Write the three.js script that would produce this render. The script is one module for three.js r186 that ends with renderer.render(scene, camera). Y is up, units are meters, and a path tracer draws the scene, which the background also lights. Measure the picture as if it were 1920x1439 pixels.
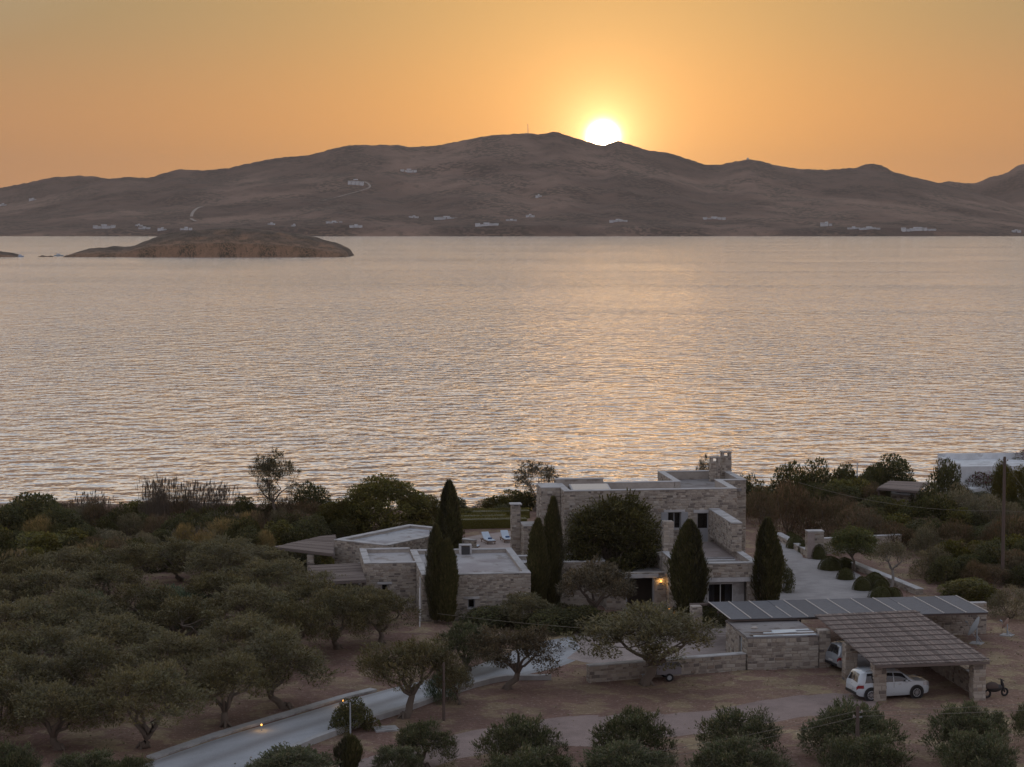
import * as THREE from 'three';
import { mergeGeometries } from 'three/addons/utils/BufferGeometryUtils.js';
import { RoundedBoxGeometry } from 'three/addons/geometries/RoundedBoxGeometry.js';

// ------------------------------------------------------------------ camera, sky, sun, exposure
const scene = new THREE.Scene();
const EYE = 33, LENS = 3883, PITCH = Math.atan(302.5 / LENS), GROUND = 5.6;   // metres above the sea; lens in photo pixels
const camera = new THREE.PerspectiveCamera(2 * Math.atan(719.5 / LENS) * 180 / Math.PI, 1920 / 1439, 0.5, 40000);
camera.position.set(0, EYE, 0);
camera.rotation.x = -PITCH;

const renderer = new THREE.WebGLRenderer({ antialias: true });
renderer.toneMapping = THREE.LinearToneMapping;
renderer.toneMappingExposure = 1.12;
renderer.shadowMap.enabled = true;

const SUN_AZ = Math.atan(170 / LENS), SUN_EL = Math.atan(158 / LENS);   // just over the ridge, a little right of the middle
const sunDir = new THREE.Vector3(Math.sin(SUN_AZ) * Math.cos(SUN_EL), Math.sin(SUN_EL), -Math.cos(SUN_AZ) * Math.cos(SUN_EL));
const sun = new THREE.DirectionalLight(new THREE.Color(1, 0.56, 0.24), 0.012);
sun.name = 'sun';
sun.position.copy(sunDir).multiplyScalar(400).add(new THREE.Vector3(0, 0, -140));
sun.target.position.set(0, 0, -140);
sun.castShadow = true;
sun.shadow.radius = 10;   // almost set: its light comes through the wide bright haze round it
Object.assign(sun.shadow.camera, { left: -80, right: 80, top: 80, bottom: -80, near: 1, far: 900 });
scene.add(sun, sun.target);

const mix = (a, b, t) => a + (b - a) * t, clamp = (x, a = 0, b = 1) => Math.min(b, Math.max(a, x));
const smooth = (a, b, x) => { const t = clamp((x - a) / (b - a)); return t * t * (3 - 2 * t); };
function ramp(stops, x, out) {
  let i = 0;
  while (i < stops.length - 2 && x > stops[i + 1][0]) i++;
  const [a, ...p] = stops[i], [b, ...q] = stops[i + 1], t = smooth(a, b, x);
  for (let c = 0; c < 3; c++) out[c] = mix(p[c], q[c], t);
  return out;
}
{
  // dusk: orange low round the sun, dull gold above it, then pale grey and slate blue overhead; mauve opposite the sun
  const W = 4096, H = 2048, data = new Float32Array(W * H * 4), west = [0, 0, 0], east = [0, 0, 0], deg = 180 / Math.PI;
  const WEST = [[0, 0.50, 0.245, 0.105], [2.2, 0.46, 0.232, 0.095], [6.2, 0.29, 0.222, 0.115], [9.5, 0.60, 0.51, 0.40], [14, 0.70, 0.64, 0.56], [23, 0.50, 0.49, 0.475], [36, 0.34, 0.36, 0.405], [90, 0.28, 0.325, 0.415]];
  const EAST = [[0, 0.38, 0.35, 0.39], [9, 0.47, 0.415, 0.44], [24, 0.41, 0.41, 0.47], [52, 0.33, 0.37, 0.455], [90, 0.29, 0.335, 0.425]];
  for (let r = 0; r < H; r++) {
    const up = ((r + 0.5) / H - 0.5) * Math.PI, e = Math.max(0, up * deg), ce = Math.cos(up), se = Math.sin(up);
    ramp(WEST, e, west); ramp(EAST, e, east);
    for (let c = 0; c < W; c++) {
      const a = ((c + 0.5) / W - 0.5) * 2 * Math.PI, x = Math.cos(a) * ce, z = Math.sin(a) * ce;
      const cg = clamp(x * sunDir.x + se * sunDir.y + z * sunDir.z, -1, 1), g = Math.acos(cg) * deg;
      const flat = (x * sunDir.x + z * sunDir.z) / Math.max(1e-4, ce), s = Math.pow(clamp(0.5 + 0.5 * flat), 2.2);
      const wide = Math.exp(-Math.pow(g / 8.5, 1.5)), vast = Math.exp(-Math.pow(g / 17, 1.7)), mid = Math.exp(-Math.pow(g / 2.9, 1.1)), near = Math.exp(-Math.pow(g / 0.62, 1.05)), core = Math.exp(-Math.pow(g / 0.29, 2.2));
      const o = (r * W + c) * 4;
      data[o] = mix(east[0], west[0], s) + vast * 0.16 + wide * 0.36 + mid * 0.42 + near * 2.4 + core * 20;
      data[o + 1] = mix(east[1], west[1], s) + vast * 0.075 + wide * 0.14 + mid * 0.25 + near * 1.45 + core * 17;
      data[o + 2] = mix(east[2], west[2], s) + vast * 0.02 + wide * 0.005 + mid * 0.09 + near * 0.68 + core * 12;
      data[o + 3] = 1;
    }
  }
  const t = new THREE.DataTexture(data, W, H, THREE.RGBAFormat, THREE.FloatType);
  t.mapping = THREE.EquirectangularReflectionMapping;
  t.magFilter = THREE.LinearFilter;
  t.needsUpdate = true;
  scene.background = t;
  scene.environment = t;
}
scene.fog = new THREE.FogExp2(new THREE.Color(1, 0.80, 0.68), 0.000042);

// ------------------------------------------------------------------ small helpers
let seedState = 20240917;
const rnd = () => { seedState = (seedState + 0x6d2b79f5) | 0; let t = Math.imul(seedState ^ (seedState >>> 15), 1 | seedState); t = (t + Math.imul(t ^ (t >>> 7), 61 | t)) ^ t; return ((t ^ (t >>> 14)) >>> 0) / 4294967296; };
const reseed = (n) => { seedState = n; };
const rr = (a, b) => a + (b - a) * rnd();
const V = (x, y, z) => new THREE.Vector3(x, y, z);
function sight(px, py) {   // direction through a point of the photograph, used to survey where things stand on the ground
  const a = (px - 960) / LENS, b = (py - 719.5) / LENS;
  return V(a, -Math.sin(PITCH) - b * Math.cos(PITCH), -Math.cos(PITCH) + b * Math.sin(PITCH));
}
const onLevel = (px, py, y = GROUND) => { const d = sight(px, py); return V(0, EYE, 0).addScaledVector(d, (y - EYE) / d.y); };
const heightAt = (py, dist) => { const d = sight(960, py); return EYE + d.y / -d.z * dist; };   // height seen at that row at that distance
const xAt = (px, py, dist) => { const d = sight(px, py); return d.x / -d.z * dist; };

const hash2 = (x, y, s = 0) => { let h = Math.imul(x | 0, 374761393) ^ Math.imul(y | 0, 668265263) ^ Math.imul(s | 0, 1274126177); h = Math.imul(h ^ (h >>> 13), 1274126177); return ((h ^ (h >>> 16)) >>> 0) / 4294967296; };
function noise2(x, y, s = 0, wrap = 0) {
  const xi = Math.floor(x), yi = Math.floor(y), fx = x - xi, fy = y - yi, u = fx * fx * (3 - 2 * fx), v = fy * fy * (3 - 2 * fy), m = (i) => wrap ? ((i % wrap) + wrap) % wrap : i;
  return mix(mix(hash2(m(xi), m(yi), s), hash2(m(xi + 1), m(yi), s), u), mix(hash2(m(xi), m(yi + 1), s), hash2(m(xi + 1), m(yi + 1), s), u), v);
}
const fbm = (x, y, oct = 4, s = 0) => { let t = 0, a = 0.5, n = 0; for (let i = 0; i < oct; i++, a *= 0.5, x *= 2.03, y *= 2.03) { t += a * noise2(x, y, s + i * 17); n += a; } return t / n; };
function tileFbm(x, y, base, oct, s) { let t = 0, a = 0.5, n = 0; for (let i = 0, f = base; i < oct; i++, a *= 0.55, f *= 2) { t += a * noise2(x * f, y * f, s + i * 31, f); n += a; } return t / n; }
function texture(size, fill, srgb = true, repeat = 1) {
  const data = new Uint8Array(size * size * 4), c = [0, 0, 0];
  for (let y = 0; y < size; y++) for (let x = 0; x < size; x++) {
    fill(x / size, y / size, c, x, y);
    const o = (y * size + x) * 4;
    for (let k = 0; k < 3; k++) data[o + k] = clamp(c[k], 0, 1) * 255;
    data[o + 3] = 255;
  }
  const t = new THREE.DataTexture(data, size, size);
  t.wrapS = t.wrapT = THREE.RepeatWrapping; t.magFilter = THREE.LinearFilter; t.minFilter = THREE.LinearFilter;
  if (srgb) t.colorSpace = THREE.SRGBColorSpace;
  t.repeat.set(repeat, repeat); t.needsUpdate = true;
  return t;
}
const again = (t, repeat) => { const c = t.clone(); c.repeat.set(repeat, repeat); c.needsUpdate = true; return c; };
const toS = (l) => l <= 0.0031308 ? l * 12.92 : 1.055 * Math.pow(l, 1 / 2.4) - 0.055;
const C = (r, g, b) => new THREE.Color().setRGB(r, g, b);
const std = (color, roughness = 0.9, more = {}) => new THREE.MeshStandardMaterial({ color, roughness, ...more });

const taken = new Map();
const numbered = (name) => { const n = taken.get(name) ?? 0; taken.set(name, n + 1); return n ? `${name}_${String(n).padStart(3, '0')}` : name; };
function shadows(o) { o.castShadow = true; o.receiveShadow = true; return o; }
function tag(o, label, category, group, kind) { if (label) o.userData.label = label; if (category) o.userData.category = category; if (group) o.userData.group = group; if (kind) o.userData.kind = kind; return o; }
function thing(name, label, category, pos = [0, 0, 0], turn = 0, group) {
  const o = new THREE.Group(); o.name = numbered(name); o.position.set(...pos); o.rotation.y = turn; scene.add(o);
  return tag(o, label, category, group);
}
function part(name, geo, mat, parent, label) { const m = shadows(new THREE.Mesh(geo, mat)); m.name = name; parent.add(m); if (label) m.userData.label = label; return m; }
function single(name, geo, mat, label, category, group) { const m = shadows(new THREE.Mesh(geo, mat)); m.name = numbered(name); scene.add(m); return tag(m, label, category, group); }
function structure(name, geo, mat, label) { const m = shadows(new THREE.Mesh(geo, mat)); m.name = numbered(name); scene.add(m); m.userData.kind = 'structure'; if (label) m.userData.label = label; return m; }
function stuff(name, geo, mat, label, category) { const m = shadows(new THREE.Mesh(geo, mat)); m.name = numbered(name); scene.add(m); return tag(m, label, category, null, 'stuff'); }
function copyOf(root, pos, turn, scale, label, group) {
  const c = root.clone(); c.name = numbered(root.userData.baseName ?? root.name); c.position.set(...pos); c.rotation.y = turn; if (scale) c.scale.set(...scale);
  c.userData = { ...root.userData, label: label ?? root.userData.label }; if (group) c.userData.group = group;
  scene.add(c); return c;
}
const bare = (g) => { const o = g.index ? g.toNonIndexed() : g; for (const k of Object.keys(o.attributes)) if (!['position', 'normal', 'uv'].includes(k)) o.deleteAttribute(k); return o; };
const join = (list) => mergeGeometries(list.map(bare));
const boxAt = (x0, x1, y0, y1, z0, z1) => { const g = new THREE.BoxGeometry(x1 - x0, y1 - y0, z1 - z0); g.translate((x0 + x1) / 2, (y0 + y1) / 2, (z0 + z1) / 2); return g; };
function softBox(x0, x1, y0, y1, z0, z1, r = 0.02) { const g = new RoundedBoxGeometry(x1 - x0, y1 - y0, z1 - z0, 1, Math.min(r, (x1 - x0) / 2.1, (y1 - y0) / 2.1, (z1 - z0) / 2.1)); g.translate((x0 + x1) / 2, (y0 + y1) / 2, (z0 + z1) / 2); return g; }
function metricUV(g, axes = 'auto') {   // uv in metres by the dominant normal
  const n = g.index ? g.toNonIndexed() : g, p = n.attributes.position, nn = n.attributes.normal, uv = new Float32Array(p.count * 2);
  for (let i = 0; i < p.count; i++) {
    const ax = Math.abs(nn.getX(i)), ay = Math.abs(nn.getY(i)), az = Math.abs(nn.getZ(i));
    const [u, v] = axes === 'flat' || (ay >= ax && ay >= az) ? [p.getX(i), -p.getZ(i)] : ax > az ? [-p.getZ(i), p.getY(i)] : [p.getX(i), p.getY(i)];
    uv[i * 2] = u; uv[i * 2 + 1] = v;
  }
  n.setAttribute('uv', new THREE.BufferAttribute(uv, 2));
  return n;
}
function tube(points, radii, sides = 6, cap = true) {   // a tapered limb through points
  const pos = [], idx = [], up = V(0, 1, 0), t = V(), a = V(), b = V(), n = points.length;
  for (let i = 0; i < n; i++) {
    t.copy(points[Math.min(n - 1, i + 1)]).sub(points[Math.max(0, i - 1)]).normalize();
    a.crossVectors(t, Math.abs(t.y) > 0.9 ? V(1, 0, 0) : up).normalize(); b.crossVectors(t, a);
    for (let k = 0; k < sides; k++) { const w = k / sides * Math.PI * 2, r = radii[i]; pos.push(points[i].x + (a.x * Math.cos(w) + b.x * Math.sin(w)) * r, points[i].y + (a.y * Math.cos(w) + b.y * Math.sin(w)) * r, points[i].z + (a.z * Math.cos(w) + b.z * Math.sin(w)) * r); }
  }
  for (let i = 0; i < n - 1; i++) for (let k = 0; k < sides; k++) { const p = i * sides + k, q = i * sides + (k + 1) % sides; idx.push(p, q, p + sides, q, q + sides, p + sides); }
  if (cap) for (const i of [0, n - 1]) { const c = pos.length / 3; pos.push(points[i].x, points[i].y, points[i].z); for (let k = 0; k < sides; k++) { const p = i * sides + k, q = i * sides + (k + 1) % sides; i ? idx.push(p, q, c) : idx.push(q, p, c); } }
  const g = new THREE.BufferGeometry(); g.setAttribute('position', new THREE.Float32BufferAttribute(pos, 3)); g.setIndex(idx);
  g.setAttribute('uv', new THREE.Float32BufferAttribute(new Float32Array(pos.length / 3 * 2), 2)); g.computeVertexNormals();
  return g;
}
const post = (x, z, y0, y1, r0, r1 = r0, sides = 8) => tube([V(x, y0, z), V(x, y1, z)], [r0, r1], sides);

// ------------------------------------------------------------------ the sea
const waveField = (size, tile, count, lo, hi, steep, seed, aim, spread) => {
  reseed(seed);
  const waves = [];
  for (let i = 0; i < count; i++) {
    const L = lo * Math.pow(hi / lo, (i + rnd()) / count), ang = aim + (rnd() + rnd() + rnd() - 1.5) * spread;
    const kx = Math.round(Math.cos(ang) * tile / L), ky = Math.round(Math.sin(ang) * tile / L);
    if (kx || ky) waves.push([kx, ky, rnd() * Math.PI * 2]);
  }
  const each = steep * Math.sqrt(2 / waves.length), sx = new Float32Array(size * size), sy = new Float32Array(size * size);
  for (const [kx, ky, ph] of waves) {
    const k = Math.hypot(kx, ky), ax = each * kx / k, ay = each * ky / k;
    const cx = new Float32Array(size), sxn = new Float32Array(size);
    for (let x = 0; x < size; x++) { const w = 2 * Math.PI * kx * x / size; cx[x] = Math.cos(w); sxn[x] = Math.sin(w); }
    for (let y = 0; y < size; y++) {
      const w = 2 * Math.PI * ky * y / size + ph, c = Math.cos(w), s = Math.sin(w);
      for (let x = 0, o = y * size; x < size; x++, o++) { const v = c * cx[x] - s * sxn[x]; sx[o] += v * ax; sy[o] += v * ay; }
    }
  }
  return [sx, sy];
};
{
  const size = 1024, tile = 97, [sx, sy] = waveField(size, tile, 64, 0.7, 6, 0.19, 11, Math.PI / 2 + 0.1, 2.7);
  const data = new Uint8Array(size * size * 4);
  for (let i = 0; i < size * size; i++) {
    const y = Math.floor(i / size) / size, x = (i % size) / size, gust = 0.45 + 1.1 * tileFbm(x, y, 5, 3, 5);
    const a = -sx[i] * gust, b = -sy[i] * gust, l = 1 / Math.hypot(a, b, 1);
    data[i * 4] = (a * l * 0.5 + 0.5) * 255; data[i * 4 + 1] = (b * l * 0.5 + 0.5) * 255; data[i * 4 + 2] = (l * 0.5 + 0.5) * 255; data[i * 4 + 3] = 255;
  }
  const ripples = new THREE.DataTexture(data, size, size); ripples.wrapS = ripples.wrapT = THREE.RepeatWrapping; ripples.magFilter = THREE.LinearFilter; ripples.repeat.set(1 / tile, 1 / tile); ripples.rotation = 0.12; ripples.needsUpdate = true;
  // longer short-crested waves as heights
  const big = 1024, wide = 229, hts = new Float32Array(big * big); reseed(77);
  for (let q = 0; q < 46; q++) {
    const L = 3.2 * Math.pow(5, (q + rnd()) / 46), ang = Math.PI / 2 - 0.1 + (rnd() + rnd() + rnd() - 1.5) * 2.3, kx = Math.round(Math.cos(ang) * wide / L), ky = Math.round(Math.sin(ang) * wide / L), ph = rnd() * 6.283, am = L;
    const cx = new Float32Array(big), sn = new Float32Array(big); for (let x = 0; x < big; x++) { const w = 2 * Math.PI * kx * x / big; cx[x] = Math.cos(w); sn[x] = Math.sin(w); }
    for (let y = 0; y < big; y++) { const w = 2 * Math.PI * ky * y / big + ph, c = Math.cos(w) * am, s = Math.sin(w) * am; for (let x = 0, o = y * big; x < big; x++, o++) hts[o] += c * cx[x] - s * sn[x]; }
  }
  let top = 0; for (const h of hts) top = Math.max(top, Math.abs(h));
  const swell = texture(big, (x, y, c, i, j) => { c[0] = c[1] = c[2] = 0.5 + 0.5 * hts[j * big + i] / top; }, false, 1 / wide);
  const calm = texture(512, (x, y, c) => { const v = tileFbm(x, y * 3, 4, 5, 40), slick = smooth(0.60, 0.66, tileFbm(x + 0.35 * tileFbm(y, x, 2, 2, 3), y * 6, 2, 3, 61)); c[0] = c[1] = c[2] = 0.40 + 0.4 * v - 0.16 * slick; }, false, 1 / 1900);
  const water = new THREE.MeshPhysicalMaterial({ color: C(0.79, 0.785, 0.785), roughness: 0.17, metalness: 0.7, ior: 1.6, normalMap: ripples, bumpMap: swell, bumpScale: 1.0, roughnessMap: calm });
  const g = new THREE.PlaneGeometry(9000, 9400); g.rotateX(-Math.PI / 2); g.translate(0, 0, -4880);
  structure('sea', metricUV(g), water, 'rippled sea channel under the setting sun');
}
// ------------------------------------------------------------------ the far shore: hills, islets, houses, mast
function polyAt(table, x) { let i = 0; while (i < table.length - 2 && x > table[i + 1][0]) i++; const [a, p] = table[i], [b, q] = table[i + 1], t = clamp((x - a) / (b - a), -0.5, 1.5); return mix(p, q, t); }
const scrubMap = texture(1024, (x, y, c) => {
  const bush = smooth(0.40, 0.56, tileFbm(x, y, 48, 3, 7)) * smooth(0.28, 0.56, tileFbm(x, y, 5, 4, 21)), soil = 0.75 + 0.5 * tileFbm(x, y, 8, 5, 3);
  c[0] = toS(mix(0.165 * soil, 0.04, bush)); c[1] = toS(mix(0.115 * soil, 0.037, bush)); c[2] = toS(mix(0.085 * soil, 0.026, bush));
});
const hillMat = new THREE.MeshStandardMaterial({ color: C(0.86, 0.82, 0.82), map: again(scrubMap, 1 / 420), roughness: 1, vertexColors: true });
// a hill as a height field: its ridge line (photo column, row) at a distance, falling to a shore in front and away behind
function hill(name, label, { ridge, near, far, back, x0, x1, seed, rough = 1, cols = 330, rows = 96, shore = 0 }) {
  const crest = (px) => heightAt(polyAt(ridge, px) + 1.2 * (noise2(px * 0.13, seed, 3) - 0.5) + 1.4 * (noise2(px * 0.5, seed, 9) - 0.5), far);
  const height = (px, D) => {
    const t = (D - near) / (far - near), h = Math.max(2, crest(px)), X = (px - 960) / LENS * D;
    if (t <= 0) return -6;
    if (t <= 1) {
      const gully = 1 - Math.abs(2 * fbm(X / 520 + t * 0.6, D / 900, 3, seed) - 1), fold = fbm(X / 210, D / 210, 4, seed + 5) - 0.5, lump = fbm(X / 45, D / 45, 3, seed + 11) - 0.5;
      const body = Math.pow(t, 1.25) * (0.82 + 0.18 * t) + 0.06 * smooth(0, 0.05, t);
      const w = 4 * t * (1 - t);
      return Math.max(-6, h * clamp(body, 0, 1) - w * rough * (0.20 * h * gully * 0.6 - 0.10 * h) + w * fold * 22 * rough + smooth(0, 0.06, t) * (1 - t) * lump * 9 + smooth(0, 0.03, t) * 1.5 + shore);
    }
    const s = (D - far) / (back - far);
    return h * (1 - s * s) - 10 * s + (fbm(X / 200, D / 200, 3, seed) - 0.5) * 30 * s;
  };
  const pos = [], uv = [], col = [], idx = [], R = rows + 26;
  for (let j = 0; j <= R; j++) for (let i = 0; i <= cols; i++) {
    const px = mix(x0, x1, i / cols), D = j <= rows ? mix(near - 10, far, Math.pow(j / rows, 1.15)) : mix(far, back, (j - rows) / 26);
    const X = (px - 960) / LENS * D, y = height(px, D), m = fbm(X / 260, D / 260, 4, seed + 40), k = 0.72 + 0.7 * smooth(0.42, 0.66, m), rk = fbm(X / 60, D / 60, 3, seed + 50);
    const cliff = y < 3 + 9 * rk && rk > 0.42 ? 0.75 : 0;
    pos.push(X, y, -D); uv.push(X, D); col.push(k * (0.9 + 0.3 * rk) + cliff * 0.5, k * (0.9 + 0.25 * rk) + cliff * 0.42, k * (0.92 + 0.2 * rk) + cliff * 0.34);
  }
  for (let j = 0; j < R; j++) for (let i = 0; i < cols; i++) { const a = j * (cols + 1) + i, b = a + 1, c = a + cols + 1, d = c + 1; idx.push(a, b, c, b, d, c); }
  const g = new THREE.BufferGeometry();
  g.setAttribute('position', new THREE.Float32BufferAttribute(pos, 3)); g.setAttribute('uv', new THREE.Float32BufferAttribute(uv, 2)); g.setAttribute('color', new THREE.Float32BufferAttribute(col, 3)); g.setIndex(idx); g.computeVertexNormals();
  structure(name, g, hillMat, label);
  const meet = (px, py) => {   // where the line of sight meets this hill
    for (let D = near; D < far; D += 4) if (height(px, D) >= heightAt(py, D)) return V((px - 960) / LENS * D, height(px, D), -D);
    return V((px - 960) / LENS * far, height(px, far), -far);
  };
  return { height, meet, crest };
}
const mainRidge = [[-260, 428], [-120, 405], [0, 388], [80, 372], [150, 352], [210, 336], [245, 334], [285, 335], [310, 326], [335, 320], [385, 321], [430, 317], [470, 308], [520, 298], [585, 292], [625, 281], [660, 274], [750, 275], [765, 279], [820, 276], [860, 268], [905, 259], [960, 254], [990, 253], [1010, 255], [1040, 250], [1062, 256], [1095, 267], [1115, 273], [1132, 276], [1150, 269], [1160, 268], [1180, 274], [1215, 285], [1255, 290], [1290, 301], [1320, 311], [1345, 311], [1370, 306], [1400, 301], [1420, 303], [1450, 312], [1490, 318], [1550, 321], [1580, 318], [1610, 318], [1680, 328], [1740, 341], [1800, 356], [1850, 370], [1920, 392], [2000, 412], [2160, 432]];
const farHill = hill('hill', 'long scrub-covered mountain ridge across the water below the sun', { ridge: mainRidge, near: 4900, far: 6500, back: 8300, x0: -260, x1: 2160, seed: 3, cols: 420, rows: 120 });
hill('hill', 'rounded hill showing behind the left end of the ridge', { ridge: [[-300, 400], [-60, 372], [0, 355], [50, 345], [100, 334], [150, 330], [185, 332], [215, 337], [260, 352], [340, 395], [420, 425]], near: 6600, far: 7800, back: 8600, x0: -300, x1: 420, seed: 23, cols: 120, rows: 50 });
hill('hill', 'small pointed hilltop showing behind the right part of the ridge', { ridge: [[1500, 360], [1560, 330], [1600, 317], [1620, 310], [1635, 308], [1650, 312], [1675, 325], [1690, 328], [1730, 345], [1800, 380]], near: 6800, far: 7700, back: 8500, x0: 1500, x1: 1800, seed: 33, cols: 80, rows: 40 });
hill('hill', 'rocky mountain rising at the right edge behind the ridge', { ridge: [[1700, 372], [1755, 345], [1775, 341], [1800, 345], [1825, 346], [1850, 335], [1885, 325], [1900, 314], [1915, 308], [1930, 309], [1960, 318], [2050, 350], [2180, 400]], near: 6900, far: 7900, back: 8700, x0: 1700, x1: 2180, seed: 43, cols: 120, rows: 46, rough: 1.3 });

// islet in the channel: a whale-backed rock with a low tail to its left
const isletMat = new THREE.MeshStandardMaterial({ map: again(scrubMap, 1 / 38), roughness: 1, vertexColors: true });
function islet(name, label, { top, D, depth, x0, x1, seed, cols = 220, rows = 60 }) {
  const pos = [], uv = [], col = [], idx = [];
  for (let j = 0; j <= rows; j++) for (let i = 0; i <= cols; i++) {
    const px = mix(x0, x1, i / cols), t = j / rows, h = Math.max(-2, heightAt(polyAt(top, px), D)), X = (px - 960) / LENS * D;
    const wobble = (fbm(X / 14, 3, 3, seed) - 0.5) * 10, d = D - depth / 2 + wobble + t * depth, lump = fbm(X / 9, d / 9, 4, seed + 3) - 0.5, rock = 1 - Math.abs(2 * fbm(X / 6, d / 6, 3, seed + 8) - 1);
    const f = t < 0.5 ? smooth(0, 0.10, t) * 0.50 + smooth(0.06, 0.5, t) * 0.5 : 1 - smooth(0.5, 1, t), y = -1.5 + (h + 1.5) * f + f * (lump * 2.2 + (t < 0.2 ? rock * 1.4 - 0.7 : 0));
    const bare = clamp(1 - smooth(0.12, 0.34, t) + 0.7 * smooth(0.5, 0.72, fbm(X / 20, d / 12, 3, seed + 20)));
    pos.push(X, y, -d); uv.push(X, d); col.push(mix(0.75, 1.5, bare), mix(0.78, 1.25, bare), mix(0.75, 1.0, bare));
  }
  for (let j = 0; j < rows; j++) for (let i = 0; i < cols; i++) { const a = j * (cols + 1) + i, b = a + 1, c = a + cols + 1, e = c + 1; idx.push(a, b, c, b, e, c); }
  const g = new THREE.BufferGeometry();
  g.setAttribute('position', new THREE.Float32BufferAttribute(pos, 3)); g.setAttribute('uv', new THREE.Float32BufferAttribute(uv, 2)); g.setAttribute('color', new THREE.Float32BufferAttribute(col, 3)); g.setIndex(idx); g.computeVertexNormals();
  return structure(name, g, isletMat, label);
}
islet('islet', 'low whale-backed rocky islet with pale cliffs in the channel', { top: [[130, 486], [142, 480], [150, 473], [170, 467], [200, 464], [212, 462], [235, 464], [255, 462], [275, 453], [300, 442], [340, 434], [400, 430], [440, 428], [490, 431], [540, 436], [590, 445], [625, 454], [648, 462], [657, 468], [661, 486]], D: 2030, depth: 150, x0: 128, x1: 663, seed: 5 });
islet('islet', 'dark rocky point reaching in at the left edge of the channel', { top: [[-160, 462], [-60, 466], [0, 471], [25, 474], [40, 479], [48, 486]], D: 1990, depth: 60, x0: -170, x1: 50, seed: 15, cols: 80, rows: 30 });
islet('islet', 'reef of low dark rocks beside the small boat', { top: [[64, 486], [70, 482], [80, 478.5], [90, 480], [97, 479], [104, 482], [118, 481], [121, 486], [124, 479], [128, 480], [131, 486], [134, 480], [139, 483], [141, 487]], D: 1985, depth: 26, x0: 62, x1: 142, seed: 25, cols: 90, rows: 24 });
// ------------------------------------------------------------------ foliage: every crown is thousands of separate leaves on limbs
class Leaves {
  constructor() { this.p = []; this.c = []; this.i = []; }
  leaf(x, y, z, dx, dy, dz, len, wid, col) {   // a rhombus leaf, a little folded
    let sx = dy * 0.3 - dz, sy = dz * 0.2 - dx * 0.3, sz = dx - dy * 0.2; const l = Math.hypot(sx, sy, sz) || 1, w = wid / 2 / l; sx *= w; sy *= w; sz *= w;
    const b = this.p.length / 3, m = len * 0.45;
    this.p.push(x, y, z, x + dx * m + sx, y + dy * m + sy + wid * 0.12, z + dz * m + sz, x + dx * len, y + dy * len, z + dz * len, x + dx * m - sx, y + dy * m - sy + wid * 0.12, z + dz * m - sz);
    for (let k = 0; k < 4; k++) this.c.push(col[0], col[1], col[2]);
    this.i.push(b, b + 1, b + 2, b, b + 2, b + 3);
  }
  solid(g, col) { const s = g.index ? g.toNonIndexed() : g, a = s.attributes.position.array, b = this.p.length / 3; for (let k = 0; k < a.length; k++) this.p.push(a[k]); for (let k = 0; k < a.length / 3; k++) { this.c.push(...col); this.i.push(b + k); } }
  clump(cx, cy, cz, rx, ry, rz, n, o) {   // leaves through a lumpy ellipsoid, denser towards its skin
    const tone = 1 + rr(-0.26, 0.26), warm = rr(-0.08, 0.08);
    for (let k = 0; k < n; k++) {
      let x, y, z, l; do { x = rr(-1, 1); y = rr(-1, 1); z = rr(-1, 1); l = x * x + y * y + z * z; } while (l > 1 || l < 0.02);
      l = Math.sqrt(l); const r = Math.pow(l, 0.45) / l; x *= r; y *= r; z *= r;
      let dx = x + rr(-1, 1) * o.wild, dy = y * 0.6 + o.up + rr(-1, 1) * o.wild, dz = z + rr(-1, 1) * o.wild; const d = Math.hypot(dx, dy, dz) || 1;
      const t = tone * rr(0.72, 1.3), q = o.alt && rnd() < o.altShare ? o.alt : o.col;
      this.leaf(cx + x * rx, cy + y * ry, cz + z * rz, dx / d, dy / d, dz / d, o.len * rr(0.7, 1.25), o.wid * rr(0.75, 1.25), [q[0] * t * (1 + warm), q[1] * t, q[2] * t * (1 - warm)]);
    }
  }
  geometry() { const g = new THREE.BufferGeometry(); g.setAttribute('position', new THREE.Float32BufferAttribute(this.p, 3)); g.setAttribute('color', new THREE.Float32BufferAttribute(this.c, 3)); g.setIndex(this.i); return g; }
}
const leafMat = new THREE.MeshPhysicalMaterial({ color: 0xffffff, vertexColors: true, roughness: 0.75, transmission: 0.42, thickness: 0, ior: 1.4, specularIntensity: 0.5, side: THREE.DoubleSide });
leafMat.name = 'leaf';
const barkMap = texture(256, (x, y, c) => { const v = 0.6 + 0.7 * tileFbm(x * 3, y, 8, 4, 2); c[0] = toS(0.16 * v); c[1] = toS(0.13 * v); c[2] = toS(0.105 * v); });
const bark = std(0xffffff, 1, { map: barkMap });
const paleBark = std(C(0.24, 0.22, 0.2), 1);
const OLIVE = { len: 0.17, wid: 0.058, up: 0.35, wild: 0.75, col: [0.188, 0.162, 0.070], alt: [0.237, 0.207, 0.120], altShare: 0.25 };
const DARK = { len: 0.16, wid: 0.085, up: 0.25, wild: 0.8, col: [0.103, 0.103, 0.034], alt: [0.163, 0.140, 0.045], altShare: 0.18 };
const GREEN = { len: 0.2, wid: 0.11, up: 0.2, wild: 0.8, col: [0.150, 0.137, 0.028], alt: [0.219, 0.179, 0.040], altShare: 0.2 };
const GREY = { len: 0.15, wid: 0.045, up: 0.6, wild: 0.6, col: [0.206, 0.185, 0.105], alt: [0.263, 0.213, 0.130], altShare: 0.3 };
const BLUISH = { len: 0.22, wid: 0.04, up: 0.8, wild: 0.5, col: [0.125, 0.174, 0.100], alt: [0.163, 0.190, 0.090], altShare: 0.3 };
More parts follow.
